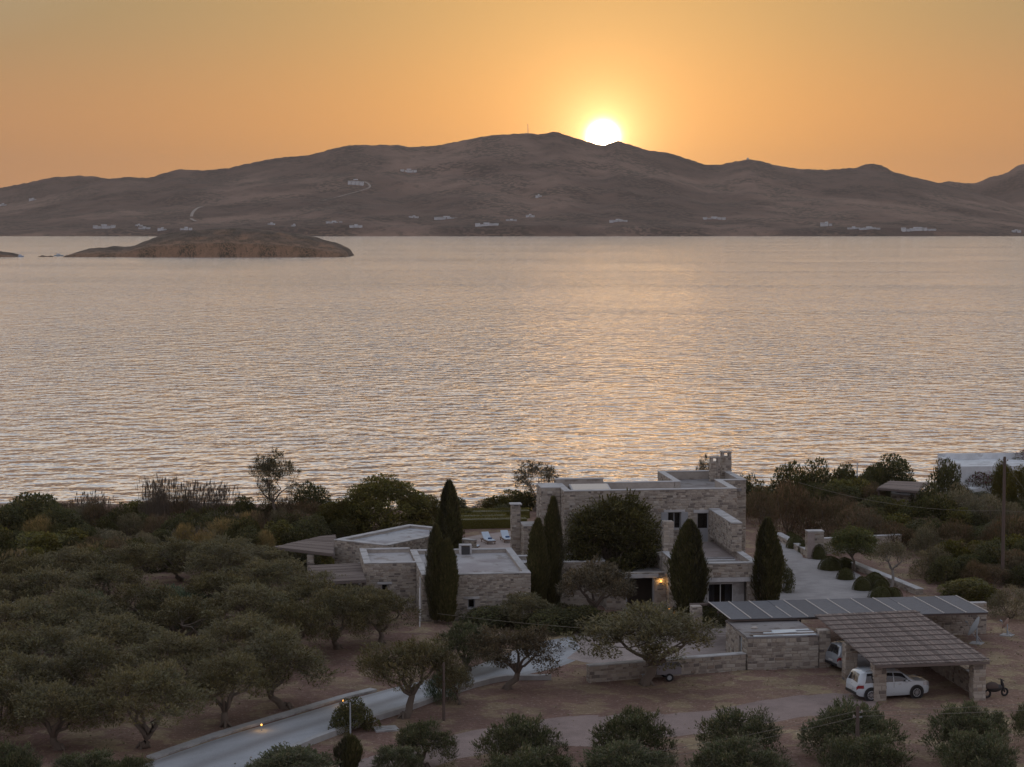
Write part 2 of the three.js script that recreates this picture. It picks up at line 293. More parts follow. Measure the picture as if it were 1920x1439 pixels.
const BROWN = { len: 0.2, wid: 0.035, up: 0.7, wild: 0.7, col: [0.225, 0.146, 0.085], alt: [0.138, 0.112, 0.055], altShare: 0.35 };
const STRAW = { len: 0.3, wid: 0.03, up: 0.9, wild: 0.45, col: [0.375, 0.263, 0.110], alt: [0.250, 0.202, 0.080], altShare: 0.4 };
const ORANGEY = { len: 0.16, wid: 0.07, up: 0.3, wild: 0.75, col: [0.155, 0.122, 0.068], alt: [0.175, 0.14, 0.085], altShare: 0.3 };
function twisted(a, b, r0, r1, n = 4, bend = 0.12) {
  const pts = [], rad = [], L = a.distanceTo(b);
  for (let k = 0; k <= n; k++) { const t = k / n, p = a.clone().lerp(b, t), w = Math.sin(t * Math.PI) * bend * L; if (k && k < n) p.add(V(rr(-1, 1) * w, rr(-0.4, 0.9) * w, rr(-1, 1) * w)); pts.push(p); rad.push(mix(r0, r1, Math.pow(t, 0.8))); }
  return tube(pts, rad, 6);
}
// an open-crowned tree: trunk, limbs to every clump, leaves round the limb ends
function makeTree(seed, o) {
  reseed(seed);
  const wood = [], L = new Leaves(), { H, R, fork = 0.24, stems = 4, clumps = 22, per = 240, size = 0.62, flat = 0.34, leaf = OLIVE, lean = 0.15, low = 0.42, r0 = 0.17, gap = 0.1 } = o;
  const base = V(0, -0.15, 0), top = V(rr(-lean, lean) * H, fork * H, rr(-lean, lean) * H);
  wood.push(twisted(base, top, r0 * 1.25, r0 * 0.95, 3, 0.1));
  for (let k = 0; k < 4; k++) { const a = k / 4 * 6.28 + rr(-0.4, 0.4); wood.push(tube([V(Math.cos(a) * r0 * 1.9, -0.06, Math.sin(a) * r0 * 1.9), V(Math.cos(a) * r0 * 0.5, 0.28, Math.sin(a) * r0 * 0.5)], [r0 * 0.25, r0 * 0.5], 5)); }
  const arms = [];
  for (let s = 0; s < stems; s++) {
    const a = (s + rr(-0.3, 0.3)) / stems * Math.PI * 2, d = R * rr(0.35, 0.6), e = V(top.x + Math.cos(a) * d, H * rr(0.5, 0.66), top.z + Math.sin(a) * d);
    wood.push(twisted(top, e, r0 * 0.72, r0 * 0.32, 4, 0.14)); arms.push(e);
  }
  for (let k = 0; k < clumps; k++) {
    const a = k * 2.39996 + rr(-0.5, 0.5), q = Math.sqrt((k + 0.5) / clumps), rad = R * q * rr(0.82, 1.05), dome = Math.sqrt(Math.max(0, 1 - q * q));
    const c = V(top.x * 0.6 + Math.cos(a) * rad, H * (low + (1 - low) * dome * rr(0.75, 1) * 0.86) + rr(-0.12, 0.12) * H * 0.5, top.z * 0.6 + Math.sin(a) * rad * 0.95);
    if (rnd() < gap) continue;
    let best = arms[0]; for (const e of arms) if (e.distanceTo(c) < best.distanceTo(c)) best = e;
    wood.push(twisted(best, c, r0 * 0.26, r0 * 0.09, 3, 0.16));
    const s = size * rr(0.7, 1.3);
    L.clump(c.x, c.y, c.z, s * 1.05, s * (0.5 + flat), s * 1.05, Math.round(per * s * s / (size * size)), leaf);
    for (let m = 0; m < (o.shoots ?? 5); m++) { const d = V(c.x - top.x, rr(0.3, 1.6) * s + 0.2, c.z - top.z).normalize().add(V(rr(-0.6, 0.6), rr(0, 0.7), rr(-0.6, 0.6))).normalize(), l = s * rr(0.5, 1.0), bx = c.x + d.x * s * 0.8, by = c.y + d.y * s * 0.6, bz = c.z + d.z * s * 0.8; for (let w = 0; w < 12; w++) { const f = w / 12 * l, e = V(d.x + rr(-0.9, 0.9), d.y + rr(-0.5, 0.8), d.z + rr(-0.9, 0.9)).normalize(), u = rr(0.75, 1.3), q = rnd() < leaf.altShare ? leaf.alt : leaf.col; L.leaf(bx + d.x * f, by + d.y * f, bz + d.z * f, e.x, e.y, e.z, leaf.len * rr(0.7, 1.2), leaf.wid, [q[0] * u, q[1] * u, q[2] * u]); } }
    for (let m = 0; m < 3; m++) { const t = s * 0.5; L.clump(c.x + rr(-1, 1) * s, c.y + rr(-0.3, 0.7) * s, c.z + rr(-1, 1) * s, t, t * 0.9, t, Math.round(per * 0.16), leaf); }
  }
  return { trunk: join(wood), crown: L.geometry() };
}
// a mound that leafs down to the ground
function makeShrub(seed, o) {
  reseed(seed);
  const { H = 2, R = 1.5, clumps = 20, per = 220, size = 0.55, leaf = DARK, spiky = 0 } = o, L = new Leaves(), wood = [];
  for (let k = 0; k < 6; k++) { const a = k * 1.05 + rr(-0.3, 0.3); wood.push(twisted(V(rr(-0.1, 0.1), -0.12, rr(-0.1, 0.1)), V(Math.cos(a) * R * 0.5, H * rr(0.4, 0.75), Math.sin(a) * R * 0.5), 0.055, 0.02, 3)); }
  for (let k = 0; k < clumps; k++) {
    const a = k * 2.39996 + rr(-0.4, 0.4), t = (k + 0.5) / clumps, el = Math.asin(1 - t * 0.97), rad = R * Math.cos(el) * rr(0.72, 1.02), s = size * rr(0.7, 1.25);
    L.clump(Math.cos(a) * rad, Math.max(s * 0.35, (H - s * 0.5) * Math.sin(el) * rr(0.82, 1.05)), Math.sin(a) * rad, s, s * 0.85, s, Math.round(per * s * s / (size * size)), leaf);
  }
  for (let k = 0; k < spiky; k++) { const a = rnd() * 6.28, q = Math.sqrt(rnd()) * R * 0.9, y = H * Math.sqrt(Math.max(0.05, 1 - q * q / R / R)) * rr(0.7, 1), c = leaf.alt, t = rr(0.7, 1.3), n = V(Math.cos(a) * q * 0.4 + rr(-0.3, 0.3), 1, Math.sin(a) * q * 0.4 + rr(-0.3, 0.3)).normalize(); L.leaf(Math.cos(a) * q, y * 0.8, Math.sin(a) * q, n.x, n.y, n.z, rr(0.35, 0.9), 0.03, [c[0] * t, c[1] * t, c[2] * t]); }
  return { trunk: join(wood), crown: L.geometry() };
}
function makeCypress(seed, H, R) {
  reseed(seed);
  const L = new Leaves(), prof = (t) => R * mix(0.6, 1.04, smooth(0, 0.5, t)) * Math.pow(Math.max(0, 1 - Math.pow(Math.max(0, (t - 0.25) / 0.75), 3.0)), 0.85), pts = [];
  for (let k = 0; k <= 12; k++) { const t = k / 12; pts.push(new THREE.Vector2(Math.max(0.01, (prof(t) || 0) * 0.58), 0.25 + t * (H - 0.45))); }
  L.solid(new THREE.LatheGeometry(pts, 9), [0.1, 0.095, 0.033]);
  const n = Math.round(H * R * 1900);
  for (let k = 0; k < n; k++) {
    const t = Math.pow(rnd(), 0.9), a = rnd() * 6.283, lump = 0.52 + 0.88 * fbm(Math.cos(a) * 2.1 + 5 + t * H * 0.5, Math.sin(a) * 2.1 + t * H * 1.1, 3, seed), r = (prof(t) || 0) * lump * (rnd() < 0.1 ? rr(1.0, 1.25) : rr(0.8, 1.06)), col = rnd() < 0.2 ? [0.15, 0.125, 0.05] : [0.1, 0.095, 0.033], m = rr(0.7, 1.3);
    const d = V(Math.cos(a) * 0.42 + rr(-0.25, 0.25), 1, Math.sin(a) * 0.42 + rr(-0.25, 0.25)).normalize();
    L.leaf(Math.cos(a) * r, 0.2 + t * (H - 0.3), Math.sin(a) * r, d.x, d.y, d.z, rr(0.2, 0.42), rr(0.06, 0.11), [col[0] * m, col[1] * m, col[2] * m]);
  }
  return { trunk: tube([V(0, -0.15, 0), V(0, H * 0.5, 0)], [0.13, 0.05], 7), crown: L.geometry() };
}
function makeTopiary(seed, H, R, leaf = DARK) {
  reseed(seed);
  const L = new Leaves(), g = new THREE.SphereGeometry(1, 14, 8, 0, Math.PI * 2, 0, Math.PI * 0.55); g.scale(R * 0.86, H * 0.88, R * 0.86); g.translate(0, 0.02, 0);
  L.solid(g, leaf.col);
  for (let k = 0; k < 2600; k++) {
    const a = rnd() * 6.283, y = rnd() * 1.02, q = Math.sqrt(Math.max(0, 1 - Math.min(1, y * y))), lump = 0.93 + 0.16 * fbm(Math.cos(a) * 3 + 4, Math.sin(a) * 3 + y * 3, 2, seed), n = V(Math.cos(a) * q + rr(-0.5, 0.5), y + rr(-0.3, 0.5), Math.sin(a) * q + rr(-0.5, 0.5)).normalize(), t = rr(0.7, 1.3), c = rnd() < 0.2 ? leaf.alt : leaf.col;
    L.leaf(Math.cos(a) * q * R * lump * 0.95, y * H * lump * 0.95, Math.sin(a) * q * R * lump * 0.95, n.x, n.y, n.z, rr(0.06, 0.11), 0.05, [c[0] * t, c[1] * t, c[2] * t]);
  }
  return { trunk: post(0, 0, -0.1, H * 0.4, 0.05), crown: L.geometry() };
}
function makeReeds(seed, R, H, n, col = [0.16, 0.13, 0.1]) {
  reseed(seed);
  const L = new Leaves();
  for (let k = 0; k < n; k++) {
    const a = rnd() * 6.283, q = Math.sqrt(rnd()) * R, h = H * rr(0.6, 1.1), x = Math.cos(a) * q, z = Math.sin(a) * q, d = V(rr(-0.22, 0.22) + 0.1, 1, rr(-0.2, 0.2)).normalize(), t = rr(0.7, 1.35), c = col.map((v) => v * t);
    L.leaf(x, -0.1, z, d.x, d.y, d.z, h, 0.035, c);
    for (let m = 0; m < 3; m++) { const f = rr(0.35, 0.85) * h, e = V(rr(-1, 1), 0.7, rr(-1, 1)).normalize(); L.leaf(x + d.x * f, d.y * f, z + d.z * f, e.x, e.y, e.z, rr(0.3, 0.6), 0.03, c); }
    if (rnd() < 0.7) for (let m = 0; m < 4; m++) { const e = V(d.x + rr(-0.25, 0.35), 1, d.z + rr(-0.25, 0.25)).normalize(); L.leaf(x + d.x * h * 0.95, d.y * h * 0.95 - 0.1, z + d.z * h * 0.95, e.x, e.y, e.z, rr(0.25, 0.45), 0.05, c.map((v) => v * 1.25)); }
  }
  return { trunk: null, crown: L.geometry() };
}
function makeHedge(seed, len, H, W, leaf = DARK) {
  reseed(seed);
  const L = new Leaves(); L.solid(boxAt(-len / 2 + 0.1, len / 2 - 0.1, -0.02, H - 0.12, -W / 2 + 0.1, W / 2 - 0.1), leaf.col);
  const n = Math.round(len * (H * 2 + W) * 170);
  for (let k = 0; k < n; k++) {
    const s = rnd() * (2 * H + W), x = rr(-len / 2, len / 2), [y, z, ny, nz] = s < H ? [s, W / 2, 0.3, 1] : s < H + W ? [H, W / 2 - (s - H), 1, 0] : [s - H - W, -W / 2, 0.3, -1], b = 0.1 * (fbm(x * 1.3, s * 1.3, 3, seed) - 0.5), t = rr(0.7, 1.3), c = rnd() < 0.25 ? leaf.alt : leaf.col;
    const d = V(rr(-0.8, 0.8), ny + rr(-0.5, 0.6), nz + rr(-0.6, 0.6)).normalize();
    L.leaf(x, Math.max(0, y + b * ny), z + b * nz, d.x, d.y, d.z, rr(0.08, 0.16), 0.06, [c[0] * t, c[1] * t, c[2] * t]);
  }
  return { trunk: null, crown: L.geometry() };
}
function plant(name, geo, label, category, pos, turn = 0, scale = [1, 1, 1], group, wood = bark) {
  const o = thing(name, label, category, pos, turn, group); o.scale.set(...scale);
  if (geo.trunk) part('trunk', geo.trunk, wood, o);
  part(geo.trunk ? 'crown' : 'foliage', geo.crown, leafMat, o);
  return o;
}
// ------------------------------------------------------------------ the ground
const shoreEdge = (x) => 196 + 10 * (fbm(x / 26 + 9, 2.5, 3, 77) - 0.5) + (x < -8 ? 4 * smooth(-8, -30, x) : 0) + (x > 24 ? 14 * smooth(24, 44, x) : 0);
function groundY(x, D) {
  const e = shoreEdge(x), t = (D - e) / 46;
  const bumpy = 0.10 * (fbm(x / 7, D / 7, 3, 88) - 0.5) * smooth(-27, -34, x);
  return t <= 0 ? GROUND + bumpy : mix(GROUND, -2.5, clamp(t, 0, 1.2) ** 0.8) + (fbm(x / 6, D / 6, 4, 66) - 0.5) * 2.6 * smooth(0, 0.3, t);
}
const soilMap = texture(1024, (x, y, c) => {
  const a = tileFbm(x, y, 6, 5, 4), b = tileFbm(x, y, 90, 2, 14), s = smooth(0.44, 0.66, tileFbm(x, y, 11, 4, 44)), st = smooth(0.70, 0.78, tileFbm(x, y, 120, 2, 54)), k = 0.6 + 0.5 * a + 0.35 * b;
  c[0] = toS(mix(0.205, 0.27, s) * k + st * 0.12); c[1] = toS(mix(0.125, 0.20, s) * k + st * 0.11); c[2] = toS(mix(0.095, 0.125, s) * k + st * 0.1);
});
const gritMap = texture(1024, (x, y, c) => {
  const a = tileFbm(x, y, 5, 4, 6), b = tileFbm(x, y, 200, 2, 16), k = 0.48 + 0.62 * a + 0.42 * b;
  c[0] = toS(0.355 * k); c[1] = toS(0.335 * k); c[2] = toS(0.33 * k);
});
const bumps = texture(512, (x, y, c) => { c[0] = c[1] = c[2] = 0.6 * tileFbm(x, y, 40, 3, 8) + 0.4 * tileFbm(x, y, 9, 3, 18); }, false);
const soil = new THREE.MeshStandardMaterial({ map: again(soilMap, 1 / 13), bumpMap: again(bumps, 1 / 9), bumpScale: 0.12, roughness: 1, vertexColors: true });
{
  const pos = [], uv = [], col = [], idx = [], xs = [], ds = [];
  for (let x = -330; x <= 330.1; x += Math.abs(x) < 60 ? 1.5 : 15) xs.push(x);
  for (let d = -60; d <= 262; d += d < 90 ? 15 : 1.6) ds.push(d);
  for (const d of ds) for (const x of xs) {
    const y = groundY(x, d), m = smooth(0.42, 0.62, fbm(x / 9, d / 9, 4, 31)), w = smooth(0.5, 0.7, fbm(x / 3.1, d / 3.1, 3, 32)), slope = smooth(shoreEdge(x) - 4, shoreEdge(x) + 8, d);
    pos.push(x, y, -d); uv.push(x, d); col.push(mix(0.82, 1.06, m) + 0.1 * w + 0.15 * slope, mix(0.78, 1.08, m) + 0.1 * w + 0.2 * slope, mix(0.78, 1.02, m) + 0.1 * w + 0.3 * slope);
  }
  const n = xs.length;
  for (let j = 0; j < ds.length - 1; j++) for (let i = 0; i < n - 1; i++) { const a = j * n + i; idx.push(a, a + 1, a + n, a + 1, a + n + 1, a + n); }
  const g = new THREE.BufferGeometry(); g.setAttribute('position', new THREE.Float32BufferAttribute(pos, 3)); g.setAttribute('uv', new THREE.Float32BufferAttribute(uv, 2)); g.setAttribute('color', new THREE.Float32BufferAttribute(col, 3)); g.setIndex(idx); g.computeVertexNormals();
  structure('ground', g, soil, 'reddish dry soil of the estate sloping to the shore');
}
function sheet(name, pts, mat, y, label, wobble = 0.25, seed = 1) {   // a flat ground surface with an uneven edge, from surveyed corners
  const curve = new THREE.CatmullRomCurve3(pts.map(([px, py]) => onLevel(px, py)), true, 'catmullrom', 0.15), n = Math.round(curve.getLength() / 0.45), s = new THREE.Shape();
  curve.getSpacedPoints(n).slice(0, n).forEach((p, k) => { const w = wobble * (fbm(p.x * 0.55, p.z * 0.55, 4, seed) - 0.5) * 3.4; s[k ? 'lineTo' : 'moveTo'](p.x + w, -p.z + w); });
  const g = new THREE.ShapeGeometry(s); g.rotateX(-Math.PI / 2); g.translate(0, y, 0);
  return structure(name, metricUV(g, 'flat'), mat, label);
}
const gravel = new THREE.MeshStandardMaterial({ map: again(gritMap, 1 / 5), bumpMap: again(bumps, 1 / 2.2), bumpScale: 0.03, roughness: 1 });
const paleRoad = new THREE.MeshStandardMaterial({ map: again(gritMap, 1 / 6.3), color: C(1.12, 1.2, 1.32), bumpMap: again(bumps, 1 / 3.1), bumpScale: 0.02, roughness: 0.85 });
const pinkGravel = new THREE.MeshStandardMaterial({ map: again(gritMap, 1 / 4.1), color: C(0.98, 0.86, 0.80), bumpMap: again(bumps, 1 / 2.2), bumpScale: 0.03, roughness: 1 });
const dusty = new THREE.MeshStandardMaterial({ map: again(gritMap, 1 / 5.7), color: C(0.82, 0.66, 0.60), bumpMap: again(bumps, 1 / 2.8), bumpScale: 0.05, roughness: 1 });
{ // the driveway: a ribbon worn by wheels, its streaks running along it
  const rim0 = [[180, 1466], [280, 1430], [400, 1389], [520, 1353], [640, 1317], [740, 1290], [850, 1263], [920, 1239], [1000, 1208], [1070, 1194]], rim1 = [[400, 1474], [470, 1440], [590, 1390], [690, 1353], [760, 1331], [830, 1305], [885, 1288], [950, 1273], [1045, 1252], [1112, 1224]];
  const A = new THREE.CatmullRomCurve3(rim0.map(([x, y]) => onLevel(x, y))), B = new THREE.CatmullRomCurve3(rim1.map(([x, y]) => onLevel(x, y))), n = 60, pos = [], uv = [], idx = []; let run = 0, was = null;
  for (let k = 0; k <= n; k++) { const a = A.getPoint(k / n), b = B.getPoint(k / n), mid = a.clone().lerp(b, 0.5); if (was) run += was.distanceTo(mid); was = mid; for (let q = 0; q <= 6; q++) { const p = a.clone().lerp(b, q / 6); pos.push(p.x, GROUND + 0.004, p.z); uv.push(q / 6, run); } }
  for (let k = 0; k < n; k++) for (let q = 0; q < 6; q++) { const a = k * 7 + q; idx.push(a, a + 7, a + 1, a + 1, a + 7, a + 8); }
  const g = new THREE.BufferGeometry(); g.setAttribute('position', new THREE.Float32BufferAttribute(pos, 3)); g.setAttribute('uv', new THREE.Float32BufferAttribute(uv, 2)); g.setIndex(idx); g.computeVertexNormals();
  const worn = texture(512, (x, y, c) => { const w = (m, s) => Math.exp(-(((x + 0.04 * (tileFbm(y, 0.3, 4, 3, 7) - 0.5) - m) / s) ** 2)), dirt = 0.75 * w(0.5, 0.11) + 0.7 * w(0.06, 0.07) + 0.6 * w(0.95, 0.06), n = tileFbm(x, y, 5, 5, 9), f = tileFbm(x, y, 90, 2, 39), k = 0.78 + 0.32 * n + 0.16 * (f - 0.5), t = clamp(dirt * (0.45 + 0.9 * n)); c[0] = toS(mix(0.44, 0.26, t) * k); c[1] = toS(mix(0.455, 0.25, t) * k); c[2] = toS(mix(0.475, 0.245, t) * k); });
  worn.repeat.set(1, 1 / 9);
  const m = structure('road', g, new THREE.MeshStandardMaterial({ map: worn, bumpMap: again(bumps, 1), bumpScale: 0.01, roughness: 0.85, side: THREE.DoubleSide }), 'pale blue-grey concrete driveway climbing from the lower left corner');
}
sheet('forecourt', [[1075, 1190], [1130, 1160], [1180, 1146], [1260, 1146], [1330, 1160], [1380, 1180], [1388, 1236], [1300, 1240], [1180, 1244], [1108, 1244], [1060, 1236], [1090, 1216]], pinkGravel, GROUND + 0.008, 'pale gravel forecourt before the house door', 0.2, 5);
sheet('gravel_track', [[560, 1470], [640, 1436], [760, 1402], [880, 1372], [1010, 1352], [1160, 1340], [1320, 1334], [1460, 1310], [1640, 1300], [1640, 1330], [1480, 1350], [1340, 1375], [1180, 1392], [1010, 1402], [880, 1418], [780, 1450], [720, 1490]], dusty, GROUND + 0.004, 'dusty gravel track along the olives in the foreground', 0.7, 6);
sheet('gravel_court', [[1452, 1135], [1452, 1030], [1462, 1006], [1488, 1020], [1508, 1046], [1560, 1052], [1610, 1078], [1650, 1118], [1690, 1135], [1560, 1142]], gravel, GROUND + 0.004, 'grey gravel court beside the house', 0.15, 7);
sheet('patio', [[850, 1050], [862, 1012], [900, 1003], [960, 996], [1010, 994], [1010, 1050], [930, 1062]], pinkGravel, GROUND + 0.004, 'pale sunbathing patio behind the low wing', 0.05, 8);
sheet('gravel_path', [[560, 1098], [620, 1100], [700, 1112], [700, 1122], [600, 1112], [555, 1106]], gravel, GROUND + 0.004, 'light path under the left pergola', 0.1, 9);

// kerbs of the driveway: cast strips with a real step
const concreteMap = texture(512, (x, y, c) => { const k = 0.72 + 0.4 * tileFbm(x, y, 6, 5, 9) + 0.12 * tileFbm(x, y, 120, 2, 19), st = smooth(0.62, 0.8, tileFbm(x, y, 4, 4, 29)); c[0] = toS(0.40 * k * (1 - 0.3 * st)); c[1] = toS(0.395 * k * (1 - 0.32 * st)); c[2] = toS(0.39 * k * (1 - 0.34 * st)); });
const concrete = new THREE.MeshStandardMaterial({ map: again(concreteMap, 1 / 2.6), roughness: 0.95 });
function strip(name, pts, width, height, mat, label, category) {
  const c = new THREE.CatmullRomCurve3(pts.map(([px, py]) => onLevel(px, py)), false, 'catmullrom', 0.3), n = Math.round(c.getLength() / 0.9), P = c.getSpacedPoints(n), pos = [], idx = [], uv = [];
  let run = 0;
  P.forEach((p, k) => {
    const t = P[Math.min(n, k + 1)].clone().sub(P[Math.max(0, k - 1)]).normalize(), s = V(-t.z, 0, t.x); if (k) run += P[k - 1].distanceTo(p);
    const h = height * (0.92 + 0.16 * hash2(k, 3)), w = width / 2;
    [[-w, -0.2], [-w, h], [w, h], [w, -0.2]].forEach(([a, b], q) => { pos.push(p.x + s.x * a, GROUND + b, p.z + s.z * a); uv.push(run, q * width); });
  });
  for (let k = 0; k < n; k++) for (let q = 0; q < 3; q++) { const a = k * 4 + q; idx.push(a, a + 4, a + 1, a + 1, a + 4, a + 5); }
  for (const k of [0, n]) { const a = k * 4; k ? idx.push(a, a + 1, a + 2, a, a + 2, a + 3) : idx.push(a, a + 2, a + 1, a, a + 3, a + 2); }
  let g = new THREE.BufferGeometry(); g.setAttribute('position', new THREE.Float32BufferAttribute(pos, 3)); g.setAttribute('uv', new THREE.Float32BufferAttribute(uv, 2)); g.setIndex(idx); g = g.toNonIndexed(); g.computeVertexNormals();
  const m = structure(name, g, mat, label); m.material.side = THREE.DoubleSide; return m;
}
strip('kerb', [[282, 1424], [400, 1383], [520, 1347], [640, 1311], [700, 1296]], 0.55, 0.14, concrete, 'concrete kerb along the grove side of the driveway');
strip('kerb', [[474, 1440], [600, 1389], [690, 1356], [760, 1334], [830, 1308], [885, 1290], [940, 1277], [985, 1275], [1034, 1275]], 0.38, 0.3, concrete, 'low concrete kerb wall on the lower side of the driveway');
// ------------------------------------------------------------------ masonry
const TONES = [[0.43, 0.375, 0.31], [0.37, 0.32, 0.268], [0.28, 0.24, 0.205], [0.47, 0.42, 0.36], [0.41, 0.365, 0.315], [0.19, 0.165, 0.145], [0.47, 0.43, 0.375], [0.30, 0.24, 0.19]];
const stoneGrain = texture(256, (x, y, c) => { const k = 0.78 + 0.44 * tileFbm(x, y, 8, 5, 12); c[0] = c[1] = c[2] = toS(clamp(k)); });
const toneMats = TONES.map((t) => std(C(...t), 0.95, { map: again(stoneGrain, 1) }));
const massMat = new THREE.MeshStandardMaterial({ vertexColors: true, roughness: 0.95 });
const mortar = std(C(0.33, 0.29, 0.25), 1, { map: again(concreteMap, 1 / 1.7) });
mortar.color = C(1.02, 0.92, 0.82);
const plaster = new THREE.MeshStandardMaterial({ map: again(concreteMap, 1 / 3.3), color: C(1.25, 1.25, 1.26), roughness: 0.9 });
const roofMap = texture(1024, (x, y, c) => {
  const k = 0.8 + 0.3 * tileFbm(x, y, 5, 5, 33), damp = smooth(0.5, 0.66, tileFbm(x, y, 3, 5, 43)), dirt = smooth(0.6, 0.72, tileFbm(x, y, 14, 4, 53)), f = 0.06 * (tileFbm(x, y, 160, 2, 63) - 0.5);
  c[0] = toS((0.47 * k) * (1 - 0.22 * damp - 0.3 * dirt) + f); c[1] = toS((0.455 * k) * (1 - 0.26 * damp - 0.34 * dirt) + f); c[2] = toS((0.46 * k) * (1 - 0.25 * damp - 0.38 * dirt) + f);
});
const roofMat = new THREE.MeshStandardMaterial({ map: again(roofMap, 1 / 11), roughness: 0.8 });
const dullRoof = new THREE.MeshStandardMaterial({ map: again(roofMap, 1 / 7), color: C(0.6, 0.58, 0.56), roughness: 0.85 });
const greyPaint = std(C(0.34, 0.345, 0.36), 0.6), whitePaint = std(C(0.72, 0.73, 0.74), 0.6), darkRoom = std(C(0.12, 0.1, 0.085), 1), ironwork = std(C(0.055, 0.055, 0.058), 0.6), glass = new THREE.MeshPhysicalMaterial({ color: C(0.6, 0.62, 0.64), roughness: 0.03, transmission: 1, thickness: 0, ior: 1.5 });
const curtainMat = new THREE.MeshPhysicalMaterial({ color: C(0.42, 0.43, 0.47), roughness: 1, transmission: 0.3, thickness: 0 });
const woodMap = texture(512, (x, y, c) => { const k = 0.7 + 0.35 * tileFbm(x, y * 0.06 + 0.01, 64, 3, 5) + 0.25 * tileFbm(x, y, 6, 4, 15); c[0] = toS(0.215 * k); c[1] = toS(0.175 * k); c[2] = toS(0.155 * k); });
const weathered = new THREE.MeshStandardMaterial({ map: again(woodMap, 1), roughness: 0.9 }), weatheredDark = new THREE.MeshStandardMaterial({ map: again(woodMap, 1.3), color: C(0.72, 0.7, 0.7), roughness: 0.9 }), weatheredPale = new THREE.MeshStandardMaterial({ map: again(woodMap, 0.8), color: C(1.35, 1.3, 1.28), roughness: 0.9 });

// unit stones: a rough block whose front edges are knocked off; front towards +z, back at z = 0
const UNIT = [];
reseed(99);
for (let v = 0; v < 10; v++) {
  const j = () => rr(-0.05, 0.05), ins = [0.06, 0.11], f = [[-1, -1], [1, -1], [1, 1], [-1, 1]].map(([a, b]) => V(a * (0.5 - ins[0]) + j() * 0.6, b * (0.5 - ins[1]) + j(), 1 + rr(-0.25, 0.12))), b = [[-1, -1], [1, -1], [1, 1], [-1, 1]].map(([a, c]) => V(a * 0.5 + j() * 0.5, c * 0.5 + j() * 0.9, 0)), m = b.map((p, k) => p.clone().lerp(f[k], 0.35).setZ(0.72)), pos = [], quad = (p, q, r, s) => { for (const x of [p, q, r, p, r, s]) pos.push(x.x, x.y, x.z); };
  quad(...f); for (let k = 0; k < 4; k++) { const n = (k + 1) % 4; quad(m[k], m[n], f[n], f[k]); quad(b[k], b[n], m[n], m[k]); }
  const g = new THREE.BufferGeometry(); g.setAttribute('position', new THREE.Float32BufferAttribute(pos, 3)); g.computeVertexNormals();
  const uv = new Float32Array(pos.length / 3 * 2); for (let k = 0; k < uv.length / 2; k++) { uv[k * 2] = pos[k * 3] * 0.6 + v * 0.37; uv[k * 2 + 1] = pos[k * 3 + 1] * 0.4 + v * 0.21; } g.setAttribute('uv', new THREE.BufferAttribute(uv, 2));
  UNIT.push(g);
}
const pickTone = () => { const r = rnd(); return r < 0.2 ? 0 : r < 0.42 ? 1 : r < 0.58 ? 2 : r < 0.68 ? 3 : r < 0.84 ? 4 : r < 0.91 ? 5 : r < 0.95 ? 6 : 7; };
// courses of stones over one face of a wall; SIDE f, b, l or r; rectangles in HOLES (along, along, up, up) stay free
function courses(out, side, a0, a1, y0, y1, at, holes = [], size = [0.3, 0.14]) {
  const turn = { f: 0, r: Math.PI / 2, b: Math.PI, l: -Math.PI / 2 }[side];
  let y = y0 + 0.01;
  while (y < y1 - 0.05) {
    let h = size[1] * rr(0.65, 1.45); if (y + h > y1 - 0.07) h = y1 - 0.01 - y;
    let a = a0 - rr(0, 0.1);
    while (a < a1 - 0.03) {
      let w = size[0] * rr(0.5, 1.6); if (a + w > a1 - 0.12) w = a1 - a + 0.02;
      const lo = Math.max(a, a0 - 0.025), hi = Math.min(a + w, a1 + 0.025), mid = (lo + hi) / 2, hm = y + h / 2;
      if (hi - lo > 0.05 && !holes.some(([p, q, r, s]) => hi > p + 0.02 && lo < q - 0.02 && y + h > r + 0.02 && y < s - 0.02)) {
        const d = rr(0.022, 0.055), pos = side === 'f' ? [mid, hm, at] : side === 'b' ? [mid, hm, at] : [at, hm, mid];
        const hs = (h - 0.02) * rr(0.8, 1.06); pos[1] += rr(-0.5, 0.5) * (h - 0.02 - hs);
        out.push({ pos, turn, tilt: rr(-0.05, 0.05), scale: [(hi - lo - 0.022) * rr(0.9, 1), hs, d], v: Math.floor(rnd() * UNIT.length), tone: pickTone(), jit: rr(0.85, 1.15), area: (hi - lo) * h });
      }
      a += w;
    }
    y += h;
  }
}
